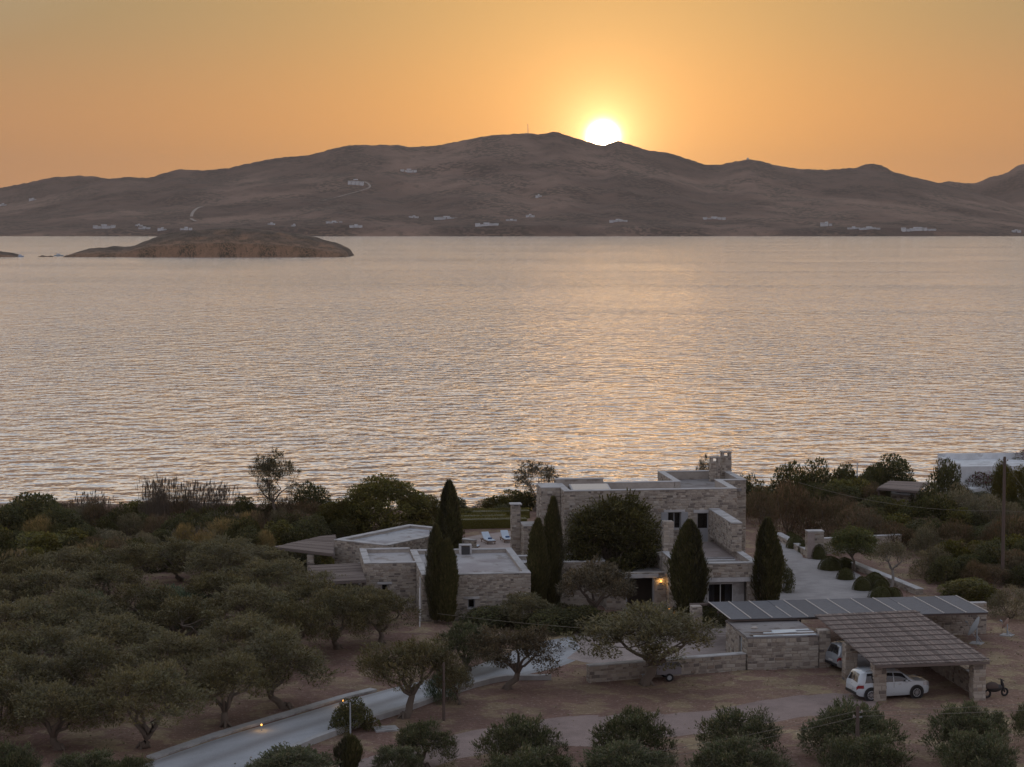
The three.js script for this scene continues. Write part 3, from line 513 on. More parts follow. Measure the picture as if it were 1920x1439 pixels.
function layStones(parent, list, singles = 300) {   // the largest as stones of their own, the rest as one mass of real stones
  list.sort((a, b) => b.area - a.area);
  const q = new THREE.Quaternion(), m = new THREE.Matrix4(), p = V(), s = V();
  list.slice(0, singles).forEach((o) => { const k = shadows(new THREE.Mesh(UNIT[o.v], toneMats[o.tone])); k.name = 'stone'; k.position.set(...o.pos); k.rotation.set(0, o.turn, o.tilt ?? 0, 'YXZ'); k.scale.set(...o.scale); parent.add(k); });
  const rest = list.slice(singles); if (!rest.length) return;
  const n = UNIT[0].attributes.position.count, pos = new Float32Array(rest.length * n * 3), col = new Float32Array(rest.length * n * 3);
  rest.forEach((o, i) => {
    m.compose(p.set(...o.pos), q.setFromEuler(new THREE.Euler(0, o.turn, o.tilt ?? 0, 'YXZ')), s.set(...o.scale)); const a = UNIT[o.v].attributes.position, t = TONES[o.tone];
    for (let k = 0; k < n; k++) { p.fromBufferAttribute(a, k).applyMatrix4(m).toArray(pos, (i * n + k) * 3); for (let c = 0; c < 3; c++) col[(i * n + k) * 3 + c] = t[c] * o.jit; }
  });
  const g = new THREE.BufferGeometry(); g.setAttribute('position', new THREE.BufferAttribute(pos, 3)); g.setAttribute('color', new THREE.BufferAttribute(col, 3)); g.computeVertexNormals();
  part('stonework', g, massMat, parent).userData.kind = 'stuff';
}
// rectangles that fill a wall round its holes
function around(a0, a1, y0, y1, holes) {
  const xs = [...new Set([a0, a1, ...holes.flatMap((h) => [clamp(h[0], a0, a1), clamp(h[1], a0, a1)])])].sort((p, q) => p - q), out = [];
  for (let i = 0; i < xs.length - 1; i++) {
    const cut = holes.filter((h) => h[0] < xs[i + 1] - 1e-4 && h[1] > xs[i] + 1e-4).sort((p, q) => p[2] - q[2]); let y = y0;
    for (const h of cut) { if (h[2] > y + 1e-4) out.push([xs[i], xs[i + 1], y, h[2]]); y = Math.max(y, h[3]); }
    if (y < y1 - 1e-4) out.push([xs[i], xs[i + 1], y, y1]);
  }
  return out;
}
class Masonry {   // a building part by part, in its own axes: u to the right, y up, v back from the front
  constructor(group, singles = 300) { this.g = group; this.list = []; this.singles = singles; this.n = 0; }
  wall(u0, u1, v0, v1, y0, y1, { faces = 'fl', holes = [], cap = true, capMat = plaster, size, capOut = 0.04 } = {}) {
    const geos = (u1 - u0 >= v1 - v0 ? around(u0, u1, y0, y1, holes).map(([a, b, c, d]) => boxAt(a, b, c, d, -v1, -v0)) : around(v0, v1, y0, y1, holes).map(([a, b, c, d]) => boxAt(u0, u1, c, d, -b, -a)));
    part('wall', metricUV(join(geos)), mortar, this.g);
    for (const f of faces) {
      if (f === 'f') courses(this.list, 'f', u0, u1, y0, y1, -v0 - 0.004, u1 - u0 >= v1 - v0 ? holes : [], size);
      if (f === 'b') courses(this.list, 'b', u0, u1, y0, y1, -v1 + 0.004, u1 - u0 >= v1 - v0 ? holes : [], size);
      if (f === 'l') courses(this.list, 'l', -v1, -v0, y0, y1, u0 + 0.004, [], size);
      if (f === 'r') courses(this.list, 'r', -v1, -v0, y0, y1, u1 - 0.004, [], size);
    }
    this.n++;
    if (cap) part('parapet_cap', metricUV(softBox(u0 - capOut, u1 + capOut, y1, y1 + 0.06 + 0.004 * (this.n % 4), -v1 - capOut, -v0 + capOut, 0.015)), capMat, this.g);
  }
  slab(name, u0, u1, v0, v1, y0, y1, mat) { return part(name, metricUV(boxAt(u0, u1, y0, y1, -v1, -v0)), mat, this.g); }
  // a flat-roofed block: four walls, roof inside the parapet
  block(u0, u1, v0, v1, h, { faces = 'flr', holes = [], t = 0.42, drop = 0.24, roof = roofMat, sides = 'fblr', y0 = -0.1, cap = true } = {}) {
    const has = (s) => sides.includes(s), pick = (s) => faces.includes(s) ? s : '';
    if (has('f')) this.wall(u0, u1, v0, v0 + t, y0, h, { faces: pick('f') + (has('l') ? pick('l') : '') + (has('r') ? pick('r') : ''), holes, cap });
    if (has('b')) this.wall(u0, u1, v1 - t, v1, y0, h, { faces: pick('b') + (has('l') ? pick('l') : '') + (has('r') ? pick('r') : ''), cap });
    const a = has('f') ? v0 + t : v0, b = has('b') ? v1 - t : v1, e = 0.045;
    if (has('l')) this.wall(u0, u0 + t, a + e, b - e, y0, h, { faces: pick('l'), cap });
    if (has('r')) this.wall(u1 - t, u1, a + e, b - e, y0, h, { faces: pick('r'), cap });
    this.slab('roof', u0 + (has('l') ? t - 0.06 : 0), u1 - (has('r') ? t - 0.06 : 0), a - 0.05, b + 0.05, h - drop - 0.2, h - drop, roof);
  }
  done() { layStones(this.g, this.list, this.singles); return this.g; }
}
function opening(g, u0, u1, y0, y1, v, { kind = 'window', depth = 0.16, panes = 2, lintel = 0.22, lintelMat = plaster, shutter = 0, sill = true, frameMat = greyPaint } = {}) {
  const w = part(kind, join([boxAt(u0, u0 + 0.06, y0, y1, -v - depth - 0.07, -v - depth), boxAt(u1 - 0.06, u1, y0, y1, -v - depth - 0.07, -v - depth), boxAt(u0 + 0.06, u1 - 0.06, y1 - 0.06, y1, -v - depth - 0.07, -v - depth), boxAt(u0 + 0.06, u1 - 0.06, y0, y0 + 0.06, -v - depth - 0.07, -v - depth),
    ...Array.from({ length: panes - 1 }, (_, k) => { const x = mix(u0 + 0.03, u1 - 0.03, (k + 1) / panes); return boxAt(x - 0.03, x + 0.03, y0 + 0.06, y1 - 0.06, -v - depth - 0.065, -v - depth - 0.005); })]), frameMat, g);
  for (let k = 0; k < panes; k++) { const a = mix(u0 + 0.03, u1 - 0.03, k / panes) + 0.03, b = mix(u0 + 0.03, u1 - 0.03, (k + 1) / panes) - 0.03; part('pane', boxAt(a, b, y0 + 0.06, y1 - 0.06, -v - depth - 0.042, -v - depth - 0.036), glass, w); }
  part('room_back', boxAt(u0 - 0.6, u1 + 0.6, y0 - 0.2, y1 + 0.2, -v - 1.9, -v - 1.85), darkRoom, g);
  if (lintel) part('lintel', metricUV(softBox(u0 - 0.3, u1 + 0.3, y1 + 0.004, y1 + lintel * 0.8, -v - 0.2, -v + 0.09, 0.01)), lintelMat, g);
  if (sill) part('sill', softBox(u0 - 0.06, u1 + 0.06, y0 - 0.06, y0 - 0.003, -v - 0.15, -v + 0.1, 0.01), plaster, w);
  if (shutter) for (const s of [-1, 1]) { const a = s < 0 ? u0 - shutter : u1, b = s < 0 ? u0 - 0.01 : u1 + shutter; const sh = part('shutter', boxAt(a, b, y0, y1, -v + 0.065, -v + 0.1), greyPaint, w); for (const f of [0.08, 0.5, 0.92]) part('batten', boxAt(a + 0.04, b - 0.04, mix(y0, y1, f) - 0.05, mix(y0, y1, f) + 0.05, -v + 0.101, -v + 0.125), greyPaint, sh); }
  return w;
}
function timberRoof(name, parent, corners, n, { mat = [weathered], gap = 0.25, thick = 0.05, along = 0 } = {}) {
  // slats laid side by side across a quadrilateral [A, B, C, D] (A-B near edge, D-C far edge); along 0: slats run A to D
  const [A, B, Cc, D] = corners, P = (s, t) => A.clone().lerp(B, s).lerp(D.clone().lerp(Cc, s), t);
  for (let k = 0; k < n; k++) {
    const s0 = (k + gap / 2) / n, s1 = (k + 1 - gap / 2) / n, q = along ? [P(0, s0), P(1, s0), P(1, s1), P(0, s1)] : [P(s0, 0), P(s1, 0), P(s1, 1), P(s0, 1)], lift = rr(-0.008, 0.012), pos = [], ends = [rr(-0.06, 0.04), rr(-0.06, 0.04)];
    const e1 = (along ? q[1].clone().sub(q[0]) : q[3].clone().sub(q[0])).normalize(); if (along) { q[0].addScaledVector(e1, -ends[0]); q[3].addScaledVector(e1, -ends[0]); q[1].addScaledVector(e1, ends[1]); q[2].addScaledVector(e1, ends[1]); } else { q[0].addScaledVector(e1, -ends[0]); q[1].addScaledVector(e1, -ends[0]); q[2].addScaledVector(e1, ends[1]); q[3].addScaledVector(e1, ends[1]); }
    const up = q.map((p) => p.clone().add(V(0, thick + lift, 0))), dn = q.map((p) => p.clone().add(V(0, lift, 0))), quad = (a, b, c, d) => { for (const x of [a, b, c, a, c, d]) pos.push(x.x, x.y, x.z); };
    quad(...up); quad(dn[3], dn[2], dn[1], dn[0]); for (let i = 0; i < 4; i++) { const j = (i + 1) % 4; quad(dn[i], dn[j], up[j], up[i]); }
    const g = new THREE.BufferGeometry(); g.setAttribute('position', new THREE.Float32BufferAttribute(pos, 3)); g.computeVertexNormals();
    const uv = new Float32Array(pos.length / 3 * 2), o = rnd(); for (let i = 0; i < uv.length / 2; i++) { const d = V(pos[i * 3], pos[i * 3 + 1], pos[i * 3 + 2]).sub(A); const l = d.dot(e1); uv[i * 2] = o + (d.length() ** 2 - l * l) ** 0.5 % 1 * 0.4 || 0; uv[i * 2 + 1] = l * 0.3 + o; } g.setAttribute('uv', new THREE.BufferAttribute(uv, 2));
    part(name, g, mat[Math.floor(rnd() * mat.length)], parent);
  }
}

// ------------------------------------------------------------------ the stone villa
const YAW = 7 * Math.PI / 180, HOUSE = [10.5, GROUND, -141.2];
reseed(501);
{
  const g = thing('stone_villa', 'two-storey flat-roofed stone villa with two chimneys and a walled upper terrace', 'house', HOUSE, YAW), m = new Masonry(g);
  // upper storey
  const win = [2.75, 3.75, 4.45, 5.72], door = [5.0, 5.85, 3.42, 5.62];
  m.wall(-5.1, 8.0, 12.6, 13.05, -0.1, 7.4, { faces: 'flr', holes: [win, door], size: [0.31, 0.14] });
  m.wall(-5.1, -4.65, 13.1, 17.1, -0.1, 7.4, { faces: 'l' });
  m.wall(-5.1, -1.4, 17.15, 17.6, -0.1, 7.72, { faces: 'lb' });
  m.wall(-1.36, 4.15, 17.15, 17.6, -0.1, 7.4, { faces: 'b' });
  m.wall(7.55, 8.0, 13.1, 17.55, -0.1, 7.4, { faces: 'r' });
  m.wall(7.55, 9.9, 17.6, 18.05, -0.1, 7.4, { faces: 'fr' });
  m.wall(9.45, 9.9, 18.1, 23.5, -0.1, 7.4, { faces: 'r' });
  m.wall(4.2, 9.9, 23.55, 24, -0.1, 7.4, { faces: 'blr' });
  m.wall(4.2, 4.65, 17.2, 23.5, -0.1, 7.4, { faces: 'l' });
  m.slab('roof', -4.7, 7.6, 13, 17.2, 6.6, 6.8, roofMat); m.slab('roof', 4.6, 9.5, 17.202, 23.6, 6.59, 6.79, dullRoof);
  m.wall(-6.6, -5.15, 14.3, 16.9, -0.1, 7.46, { faces: 'flb' });
  // skylight: a tilted glazed panel on the left of the roof
  { const s = part('skylight', boxAt(-1.5, 1.5, -0.06, 0.06, -1.1, 1.1), plaster, g); s.position.set(-2.75, 7.28, -15.0); s.rotation.x = 0.16; part('pane', boxAt(-1.4, 1.4, 0.065, 0.09, -1.0, 1.0), new THREE.MeshStandardMaterial({ color: C(0.5, 0.47, 0.44), roughness: 0.18, metalness: 0.3 }), s); part('curb', boxAt(-1.55, 1.55, -0.62, -0.07, -1.05, 1.05), darkRoom, s); }
  opening(g, ...win, 12.6, { panes: 2, shutter: 0.52 });
  { const d = opening(g, ...door, 12.6, { kind: 'door', panes: 1, sill: false, lintel: 0.3, depth: 0.12 }); part('door_panel', boxAt(door[0] + 0.06, door[1] - 0.06, door[2] + 0.06, 4.45, -12.76, -12.73), greyPaint, d); }
  // terrace over the ground floor
  m.wall(1.0, 6.7, 0.2, 0.62, 2.86, 3.82, { faces: 'flr', size: [0.38, 0.14] });
  part('lintel', metricUV(softBox(0.96, 6.74, 2.55, 2.857, -0.66, -0.14, 0.012)), plaster, g);
  m.wall(1.0, 1.42, 0.67, 5.75, -0.1, 3.82, { faces: 'l' });
  m.wall(6.28, 6.7, 0.67, 12.55, -0.1, 3.82, { faces: 'r' });
  m.wall(1.0, 1.42, 6.6, 12.55, -0.1, 3.4, { faces: 'l', cap: false });
  m.slab('terrace_floor', 1.4, 6.3, 0.6, 12.65, 3.2, 3.4, pinkGravel);
  m.slab('terrace_step', 1.45, 5.85, 3.6, 3.95, 3.402, 3.52, plaster); m.slab('terrace_step', 1.45, 5.85, 3.95, 4.4, 3.403, 3.6, dullRoof);
  m.wall(5.9, 6.6, 5.0, 12.55, 3.86, 5.9, { faces: 'flr', capOut: 0.05 });
  m.wall(1.1, 1.8, 5.8, 6.5, -0.1, 6.0, { faces: 'flrb', cap: false, size: [0.4, 0.17] });
  // recessed ground-floor front: plaster with a glazed door and its curtains
  const gd = [3.3, 5.1, 0.02, 2.3];
  part('plaster_wall', metricUV(join(around(1.4, 5.9, -0.1, 2.6, [gd]).map(([a, b, c, d]) => boxAt(a, b, c, d, -1.3, -1.05)))), plaster, g);
  m.wall(5.92, 6.7, 0.24, 0.66, -0.1, 2.54, { faces: 'flr', cap: false }); m.wall(1.0, 1.4, 0.24, 0.66, -0.1, 2.54, { faces: 'fl', cap: false });
  opening(g, ...gd, 1.05, { kind: 'glazed_door', panes: 2, lintel: 0, sill: false, depth: 0.05, frameMat: whitePaint });
  for (const [a, b] of [[3.38, 3.85], [4.6, 5.02]]) { const pts = []; for (let k = 0; k <= 16; k++) pts.push([mix(a, b, k / 16), -1.45 - 0.05 * Math.sin(k * 1.7)]); const pos = [], idx = []; pts.forEach(([x, z], k) => { pos.push(x, 0.06, z + (k % 2) * 0.02, x, 2.24, z); if (k) idx.push(k * 2 - 2, k * 2, k * 2 - 1, k * 2 - 1, k * 2, k * 2 + 1); }); const cg = new THREE.BufferGeometry(); cg.setAttribute('position', new THREE.Float32BufferAttribute(pos, 3)); cg.setIndex(idx); cg.computeVertexNormals(); part('curtain', cg, curtainMat, g); }
  // low steps of masonry left of the upper storey
  m.wall(-7.9, -6.65, 14.6, 16.6, -0.1, 4.55, { faces: 'fl' });
  m.wall(-8.6, -7.95, 16.2, 16.9, -0.1, 5.85, { faces: 'flr', cap: false });
  part('chimney_cap', softBox(-8.72, -7.83, 5.95, 6.05, -17.02, -16.08, 0.02), plaster, g); part('chimney_throat', join([boxAt(-8.58, -8.43, 5.85, 5.95, -16.88, -16.22), boxAt(-8.12, -7.97, 5.85, 5.95, -16.88, -16.22)]), mortar, g);
  // chimneys on the roof, open under their slabs
  for (const [u, v, w, top] of [[8.1, 21.9, 0.72, 8.75], [9.25, 23.0, 0.74, 9.05]]) {
    m.wall(u, u + w, v, v + w, 6.7, top - 0.42, { faces: 'flr', cap: false, size: [0.3, 0.13] });
    for (const [a, b] of [[0, 0], [w - 0.16, 0], [0, w - 0.16], [w - 0.16, w - 0.16]]) part('chimney_post', boxAt(u + a, u + a + 0.16, top - 0.42, top - 0.1, -v - b - 0.16, -v - b), mortar, g);
    part('chimney_cap', softBox(u - 0.05, u + w + 0.05, top - 0.1, top, -v - w - 0.05, -v + 0.05, 0.02), mortar, g);
  }
  part('aerial', post(8.55, -21.8, 6.8, 9.35, 0.014, 0.01, 5), ironwork, g);
  m.done();
}
{ // gateway wall with the covered passage behind it
  const g = thing('gateway_wall', 'stone garden wall with a dark doorway under a pale lintel', 'wall', HOUSE, YAW), m = new Masonry(g, 220);
  m.wall(-3.3, 0.96, 4.2, 4.65, -0.1, 2.62, { faces: 'fl', holes: [[-1.92, 0.12, -0.1, 2.25], [-3.3, -1.92, 2.3, 2.62]], cap: false });
  part('lintel', metricUV(softBox(-2.2, 0.4, 2.253, 2.52, -4.7, -4.1, 0.012)), plaster, g);
  part('door_frame', join([boxAt(-1.91, -1.82, 0.01, 2.24, -4.6, -4.24), boxAt(0.02, 0.11, 0.01, 2.24, -4.6, -4.24)]), greyPaint, g);
  m.wall(-3.3, -2.9, 4.7, 7.2, -0.1, 2.3, { faces: 'l', cap: false });
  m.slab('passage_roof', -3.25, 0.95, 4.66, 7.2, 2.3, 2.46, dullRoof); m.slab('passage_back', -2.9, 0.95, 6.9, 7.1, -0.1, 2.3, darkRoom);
  m.done();
}
{ // the long low wing
  const g = thing('guest_wing', 'long single-storey stone wing with pale flat roofs stepping back to both sides', 'house', HOUSE, YAW), m = new Masonry(g);
  m.block(-16.6, -9.1, 1.6, 12.6, 3.2, { faces: 'flr', holes: [[-13.45, -12.95, 0.85, 1.5]] });
  m.block(-20.3, -16.65, 6.7, 13.4, 3.24, { faces: 'fl', holes: [[-19.1, -18.65, 1.2, 1.75]], sides: 'fbl' });
  m.block(-9.05, -3.1, 6.0, 9.4, 3.16, { faces: 'fr', sides: 'fbr' });
  opening(g, -13.45, -12.95, 0.85, 1.5, 1.6, { panes: 1, lintel: 0.2 }); opening(g, -19.1, -18.65, 1.2, 1.75, 6.7, { panes: 1, lintel: 0.2 });
  part('roof_hatch', join([boxAt(-12.9, -12.3, 2.96, 3.55, -12.1, -11.6)]), ironwork, g); part('hatch_frame', join([boxAt(-13.05, -12.92, 2.96, 3.62, -12.15, -11.55), boxAt(-12.28, -12.15, 2.96, 3.62, -12.15, -11.55), boxAt(-13.05, -12.15, 3.63, 3.7, -12.15, -11.55)]), plaster, g);
  part('downpipe', post(-16.72, -1.7, -0.1, 3.05, 0.05), whitePaint, g);
  m.done();
}
{ // pavilion set at an angle behind the wing
  const c = onLevel(725, 1024, GROUND + 3.2), g = thing('stone_pavilion', 'stone pavilion set corner-on behind the wing with a stained flat roof', 'house', [c.x, GROUND, c.z], -34 * Math.PI / 180), m = new Masonry(g, 200);
  m.block(-5.0, 0, 0, 9.5, 3.2, { faces: 'fr', drop: 0.16, roof: new THREE.MeshStandardMaterial({ map: again(roofMap, 1 / 6), color: C(0.92, 0.98, 1.02), roughness: 0.75 }) });
  m.wall(0.05, 3.6, 6.2, 6.6, -0.1, 3.1, { faces: 'fr' });
  m.done();
}
function pergola(label, corners, h, posts, opts = {}) {   // posts: surveyed feet; roof of slats on beams
  const P = corners.map(([px, py, dh = 0]) => onLevel(px, py, GROUND + h + dh)), o = P[0], g = thing('pergola', label, 'pergola', [o.x, GROUND, o.z]), L = P.map((p) => p.clone().sub(V(o.x, GROUND, o.z)));
  timberRoof('slat', g, L, opts.n ?? 24, { mat: opts.mat ?? [weathered, weatheredDark], along: opts.along ?? 1, gap: opts.gap ?? 0.22 });
  const beam = (a, b, r = 0.07) => { const d = b.clone().sub(a), q = boxAt(0, d.length(), -r, r, -r, r); const mm = new THREE.Matrix4().makeBasis(d.clone().normalize(), V(0, 1, 0), d.clone().normalize().cross(V(0, 1, 0)).normalize()); q.applyMatrix4(mm); q.translate(a.x, a.y - r - 0.015, a.z); return q; };
  for (const [a, b] of [[0, 1], [3, 2], [0, 3], [1, 2]]) if (L[a].distanceTo(L[b]) > 0.5) part('beam', beam(L[a].clone().add(V(0, a === 0 && b === 3 || a === 1 && b === 2 ? -0.145 : 0, 0)), L[b].clone().add(V(0, a === 0 && b === 3 || a === 1 && b === 2 ? -0.145 : 0, 0))), weatheredDark, g);
  for (const [x, z, w, top] of posts(L)) {
    if (w > 0.2) { part('pillar', boxAt(x - w / 2, x + w / 2, -0.1, top, z - w / 2, z + w / 2), mortar, g); const list = []; for (const [s, a] of [['f', z + w / 2 - 0.004], ['l', x - w / 2 + 0.004], ['r', x + w / 2 - 0.004]]) courses(list, s, (s === 'f' ? x : z) - w / 2, (s === 'f' ? x : z) + w / 2, -0.05, top, a); layStones(g, list, 300); }
    else part('post', post(x, z, -0.1, top, w), weatheredDark, g);
  }
  return g;
}
reseed(620);
pergola('slatted timber pergola on stone pillars at the left end of the pavilion', [[512, 1027], [625, 1040], [629, 1004], [600, 1007]], 2.75, (L) => [[L[0].x + 0.3, L[0].z - 0.1, 0.45, 2.5], [mix(L[0].x, L[1].x, 0.62), mix(L[0].z, L[1].z, 0.62) - 0.2, 0.45, 2.5]], { n: 22 });
pergola('low slatted timber pergola beside the left end of the stone wing', [[584, 1094], [685, 1089], [680, 1057], [579, 1062]], 2.5, (L) => [[L[0].x + 0.15, L[0].z - 0.15, 0.06, 2.3], [mix(L[0].x, L[1].x, 0.95), L[1].z - 0.15, 0.06, 2.3], [L[3].x + 0.2, L[3].z + 0.1, 0.06, 2.3]], { n: 26 });
{ const a = onLevel(590, 1128), g = thing('garden_wall', 'short white plastered garden wall under the low left pergola', 'wall', [a.x, GROUND, a.z - 3.6], YAW); part('wall', metricUV(softBox(0, 3.4, -0.1, 1.5, -0.3, 0, 0.02)), plaster, g); part('gate', boxAt(2.2, 2.9, 0, 1.95, 0.05, 0.12), weatheredDark, g); part('wall_end', metricUV(boxAt(2.92, 3.4, -0.1, 2.2, 0.002, 0.3)), plaster, g); }
// ------------------------------------------------------------------ outbuildings: shed, long pergola, carport, walls
const YARD = [14.48, GROUND, -125.14], YARD_YAW = 8 * Math.PI / 180;
const yard = (u, v, y = 0) => V(u, y, -v).applyAxisAngle(V(0, 1, 0), YARD_YAW).add(V(...YARD));
const matMap = texture(512, (x, y, c) => { const k = 0.62 + 0.5 * tileFbm(x * 0.2, y, 96, 2, 5) + 0.3 * tileFbm(x, y, 7, 4, 25); c[0] = toS(0.135 * k); c[1] = toS(0.14 * k); c[2] = toS(0.155 * k); });
const reedMat = new THREE.MeshStandardMaterial({ map: again(matMap, 0.5), roughness: 0.75 }), reedMat2 = new THREE.MeshStandardMaterial({ map: again(matMap, 0.5), color: C(0.84, 0.83, 0.83), roughness: 0.8 });
const sheetMetal = std(C(0.58, 0.66, 0.72), 0.45, { metalness: 0.2 }), paleBatten = std(C(0.56, 0.52, 0.48), 0.8);
reseed(700);
{
  const g = thing('stone_shed', 'low flat-roofed stone shed with a pale blue door, beside the carport', 'shed', YARD, YARD_YAW), m = new Masonry(g, 290);
  m.wall(0, 4.45, 0.1, 0.5, -0.1, 1.95, { faces: 'fl', cap: false, size: [0.4, 0.17] });
  m.wall(0, 0.4, 0.55, 5.2, -0.1, 1.95, { faces: 'l', holes: [[1.6, 2.35, -0.1, 1.75]], cap: false, size: [0.4, 0.17] });
  m.wall(0, 4.45, 5.25, 5.6, -0.1, 1.95, { faces: 'l', cap: false });
  // the face list of the side wall must leave its door free
  m.list = m.list.filter((s) => !(s.turn < 0 && s.pos[2] > -2.5 && s.pos[2] < -1.45 && s.pos[1] < 1.8));
  const d = part('door', boxAt(0.12, 0.18, -0.02, 1.74, -2.33, -1.62), std(C(0.38, 0.46, 0.52), 0.6), g); part('handle', boxAt(0.08, 0.12, 0.85, 0.97, -1.76, -1.72), ironwork, d);
  m.slab('roof', -0.06, 4.5, 0.06, 5.62, 1.96, 2.06, dullRoof);
  const planks = [[0.35, 4.3, 0.14, 0.02], [0.2, 4.35, 0.42, 0.03], [1.2, 4.4, 0.95, 0.0], [0.5, 3.1, 1.3, -0.02], [1.9, 4.3, 1.65, 0.04]];
  planks.forEach(([a, b, v, r], k) => { const p = part('loose_plank', softBox(0, b - a, 0, 0.06, -0.12, 0.12, 0.01), k % 2 ? weathered : sheetMetal, g); p.position.set(a, 2.062 + (k === 1 ? 0.03 : 0), -v); p.rotation.y = r; });
  const t = part('tin_sheet', boxAt(-0.75, 0.75, 0, 0.012, -0.28, 0.28), sheetMetal, g); t.position.set(2.55, 2.14, -1.05); t.rotation.set(0.05, 0.06, 0.02);
  const r = part('roof_stone', new THREE.IcosahedronGeometry(0.16, 1).scale(1.3, 0.6, 1), std(C(0.5, 0.45, 0.4)), g); r.position.set(1.05, 2.12, -2.6);
  m.done();
}
{ // the long reed-mat pergola behind the shed
  const g = thing('reed_pergola', 'long low pergola roofed with dark mats and pale battens behind the shed', 'pergola', YARD, YARD_YAW), edges = [0, 1.35, 2.75, 4.0, 5.1, 6.6, 8.1, 9.7, 11.25, 12.3, 14.1, 15.6, 17.05], y = 2.28;
  for (let k = 0; k < edges.length - 1; k++) part('reed_mat', (() => { const q = boxAt(edges[k] + 0.02, edges[k + 1] - 0.02, y, y + 0.03, -10.6 + rr(-0.05, 0.05), -4.55 + (k > 8 ? -0.0 : 0)); return metricUV(q); })(), k % 3 === 1 ? reedMat2 : reedMat, g).rotation.z = 0;
  edges.forEach((u, k) => { if (k !== 3 && k !== 9) part('batten', softBox(u - 0.035, u + 0.035, y + 0.032, y + 0.08, -10.5, -4.6, 0.01), paleBatten, g); else part('batten', softBox(u - 0.03, u + 0.03, y + 0.032, y + 0.075, -8.4, -4.7, 0.01), paleBatten, g); });
  for (const v of [4.75, 7.6, 10.4]) part('beam', boxAt(-0.1, 17.1, y - 0.15, y - 0.005, -v - 0.06, -v + 0.06), weatheredDark, g);
  for (const [u, v] of [[6.2, 10.3], [11.5, 10.3], [16.8, 10.3]]) part('post', post(u, -v, -0.1, y - 0.14, 0.08), weatheredDark, g);
  const m = new Masonry(g, 200);
  m.wall(-1.35, -0.7, 9.4, 10.05, -0.1, 2.25, { faces: 'flr', cap: false }); part('beam', boxAt(-1.3, 0.05, y - 0.15, y - 0.006, -10.5, -10.34), weatheredDark, g);
  m.wall(9.5, 18.6, 8.9, 9.3, -0.1, 2.05, { faces: 'fr', capOut: 0.02 });
  m.done();
}
{ // the carport: a slatted roof on four stone pillars and a side wall
  const g = thing('carport', 'carport with a slatted timber roof on stone pillars over two parked cars', 'carport', YARD, YARD_YAW), m = new Masonry(g, 300), yf = 2.3, yb = 2.55, roofY = (v) => mix(yf, yb, (v + 9.9) / 14);
  const A = V(4.75, yf, 9.9), B = V(11.75, yf + 0.02, 9.75), Cc = V(12.2, yb, -4.6), D = V(5.3, yb, -4.0);
  timberRoof('slat', g, [A, B, Cc, D], 66, { mat: [weathered, weathered, weatheredDark, weatheredPale], along: 0, gap: 0.16, thick: 0.03 });
  for (let k = 0; k < 11; k++) { const t = (k + 0.35) / 11, a = A.clone().lerp(D, t), b = B.clone().lerp(Cc, t), d = b.clone().sub(a), q = boxAt(0, d.length() + 0.1, 0, 0.05, -0.025, 0.025); q.rotateY(-Math.atan2(d.z, d.x)); q.translate(a.x - 0.05, a.y + 0.045, a.z); part('batten', q, weatheredDark, g); }
  for (const [p, q] of [[A, B], [D, Cc], [A.clone().lerp(D, 0.33), B.clone().lerp(Cc, 0.33)], [A.clone().lerp(D, 0.66), B.clone().lerp(Cc, 0.66)]]) { const d = q.clone().sub(p), b = boxAt(0.1, d.length() - 0.1, -0.16, -0.012, -0.06, 0.06); b.rotateY(-Math.atan2(d.z, d.x)); b.translate(p.x, p.y, p.z); part('beam', b, weatheredDark, g); }
  for (const [u, v] of [[5.1, -8.95], [10.8, -9.6], [4.55, 0.25], [5.05, -3.65]]) m.wall(u, u + 0.7, v, v + 0.7, -0.1, roofY(v) - 0.17, { faces: 'flrb', cap: false, size: [0.36, 0.18] });
  m.wall(11.3, 11.7, -8.8, 3.5, -0.1, 1.15, { faces: 'lr', capOut: 0.03, size: [0.36, 0.17] });
  for (const k of [0, 1]) part('plank', softBox(-0.13, 0.13, 0, 0.05, -0.95, 0.95, 0.01), std(C(0.46, 0.37, 0.27), 0.8), g).position.set(11.36 + k * 0.3, 1.235, 6.0 + k * 0.3);
  m.done();
}
reseed(740);
function stoneWall(label, a, b, h, t = 0.45, { size = [0.36, 0.16], singles = 280, capMat = plaster, base = GROUND } = {}) {   // a free-standing wall between two surveyed ground points
  const A = onLevel(...a), B = onLevel(...b), d = B.clone().sub(A), g = thing('stone_wall', label, 'wall', [A.x, base, A.z], -Math.atan2(d.z, d.x)), m = new Masonry(g, singles);
  m.wall(0, d.length(), 0, t, -0.1, h, { faces: 'flrb', size, capMat }); m.done(); return g;
}
stoneWall('low stone retaining wall with a pale cap behind the big olive tree', [1106, 1281], [1398, 1257], 0.98, 0.5);
stoneWall('stone wall with a pale cap running right from the court gate', [1532, 1040], [1690, 1032], 1.25, 0.45, { singles: 150 });
stoneWall('low stone edging wall along the right side of the gravel court', [1592, 1064], [1718, 1116], 0.4, 0.55, { singles: 120 });
stoneWall('low stone edging wall at the far left of the court drive', [1452, 1010], [1512, 1043], 0.45, 0.6, { singles: 80 });
{ const p = onLevel(1523, 1048), g = thing('gate_pillar', 'tall square stone gate pillar with a flat plastered side facing the court', 'pillar', [p.x, GROUND, p.z], 0.1), m = new Masonry(g, 150); m.wall(-0.35, 0.95, 0, 0.9, -0.1, 2.2, { faces: 'flr', size: [0.4, 0.18] }); part('plaster_face', metricUV(softBox(-0.42, 0.18, -0.05, 2.16, 0.06, 0.1, 0.01)), pinkGravel, g); m.done(); }
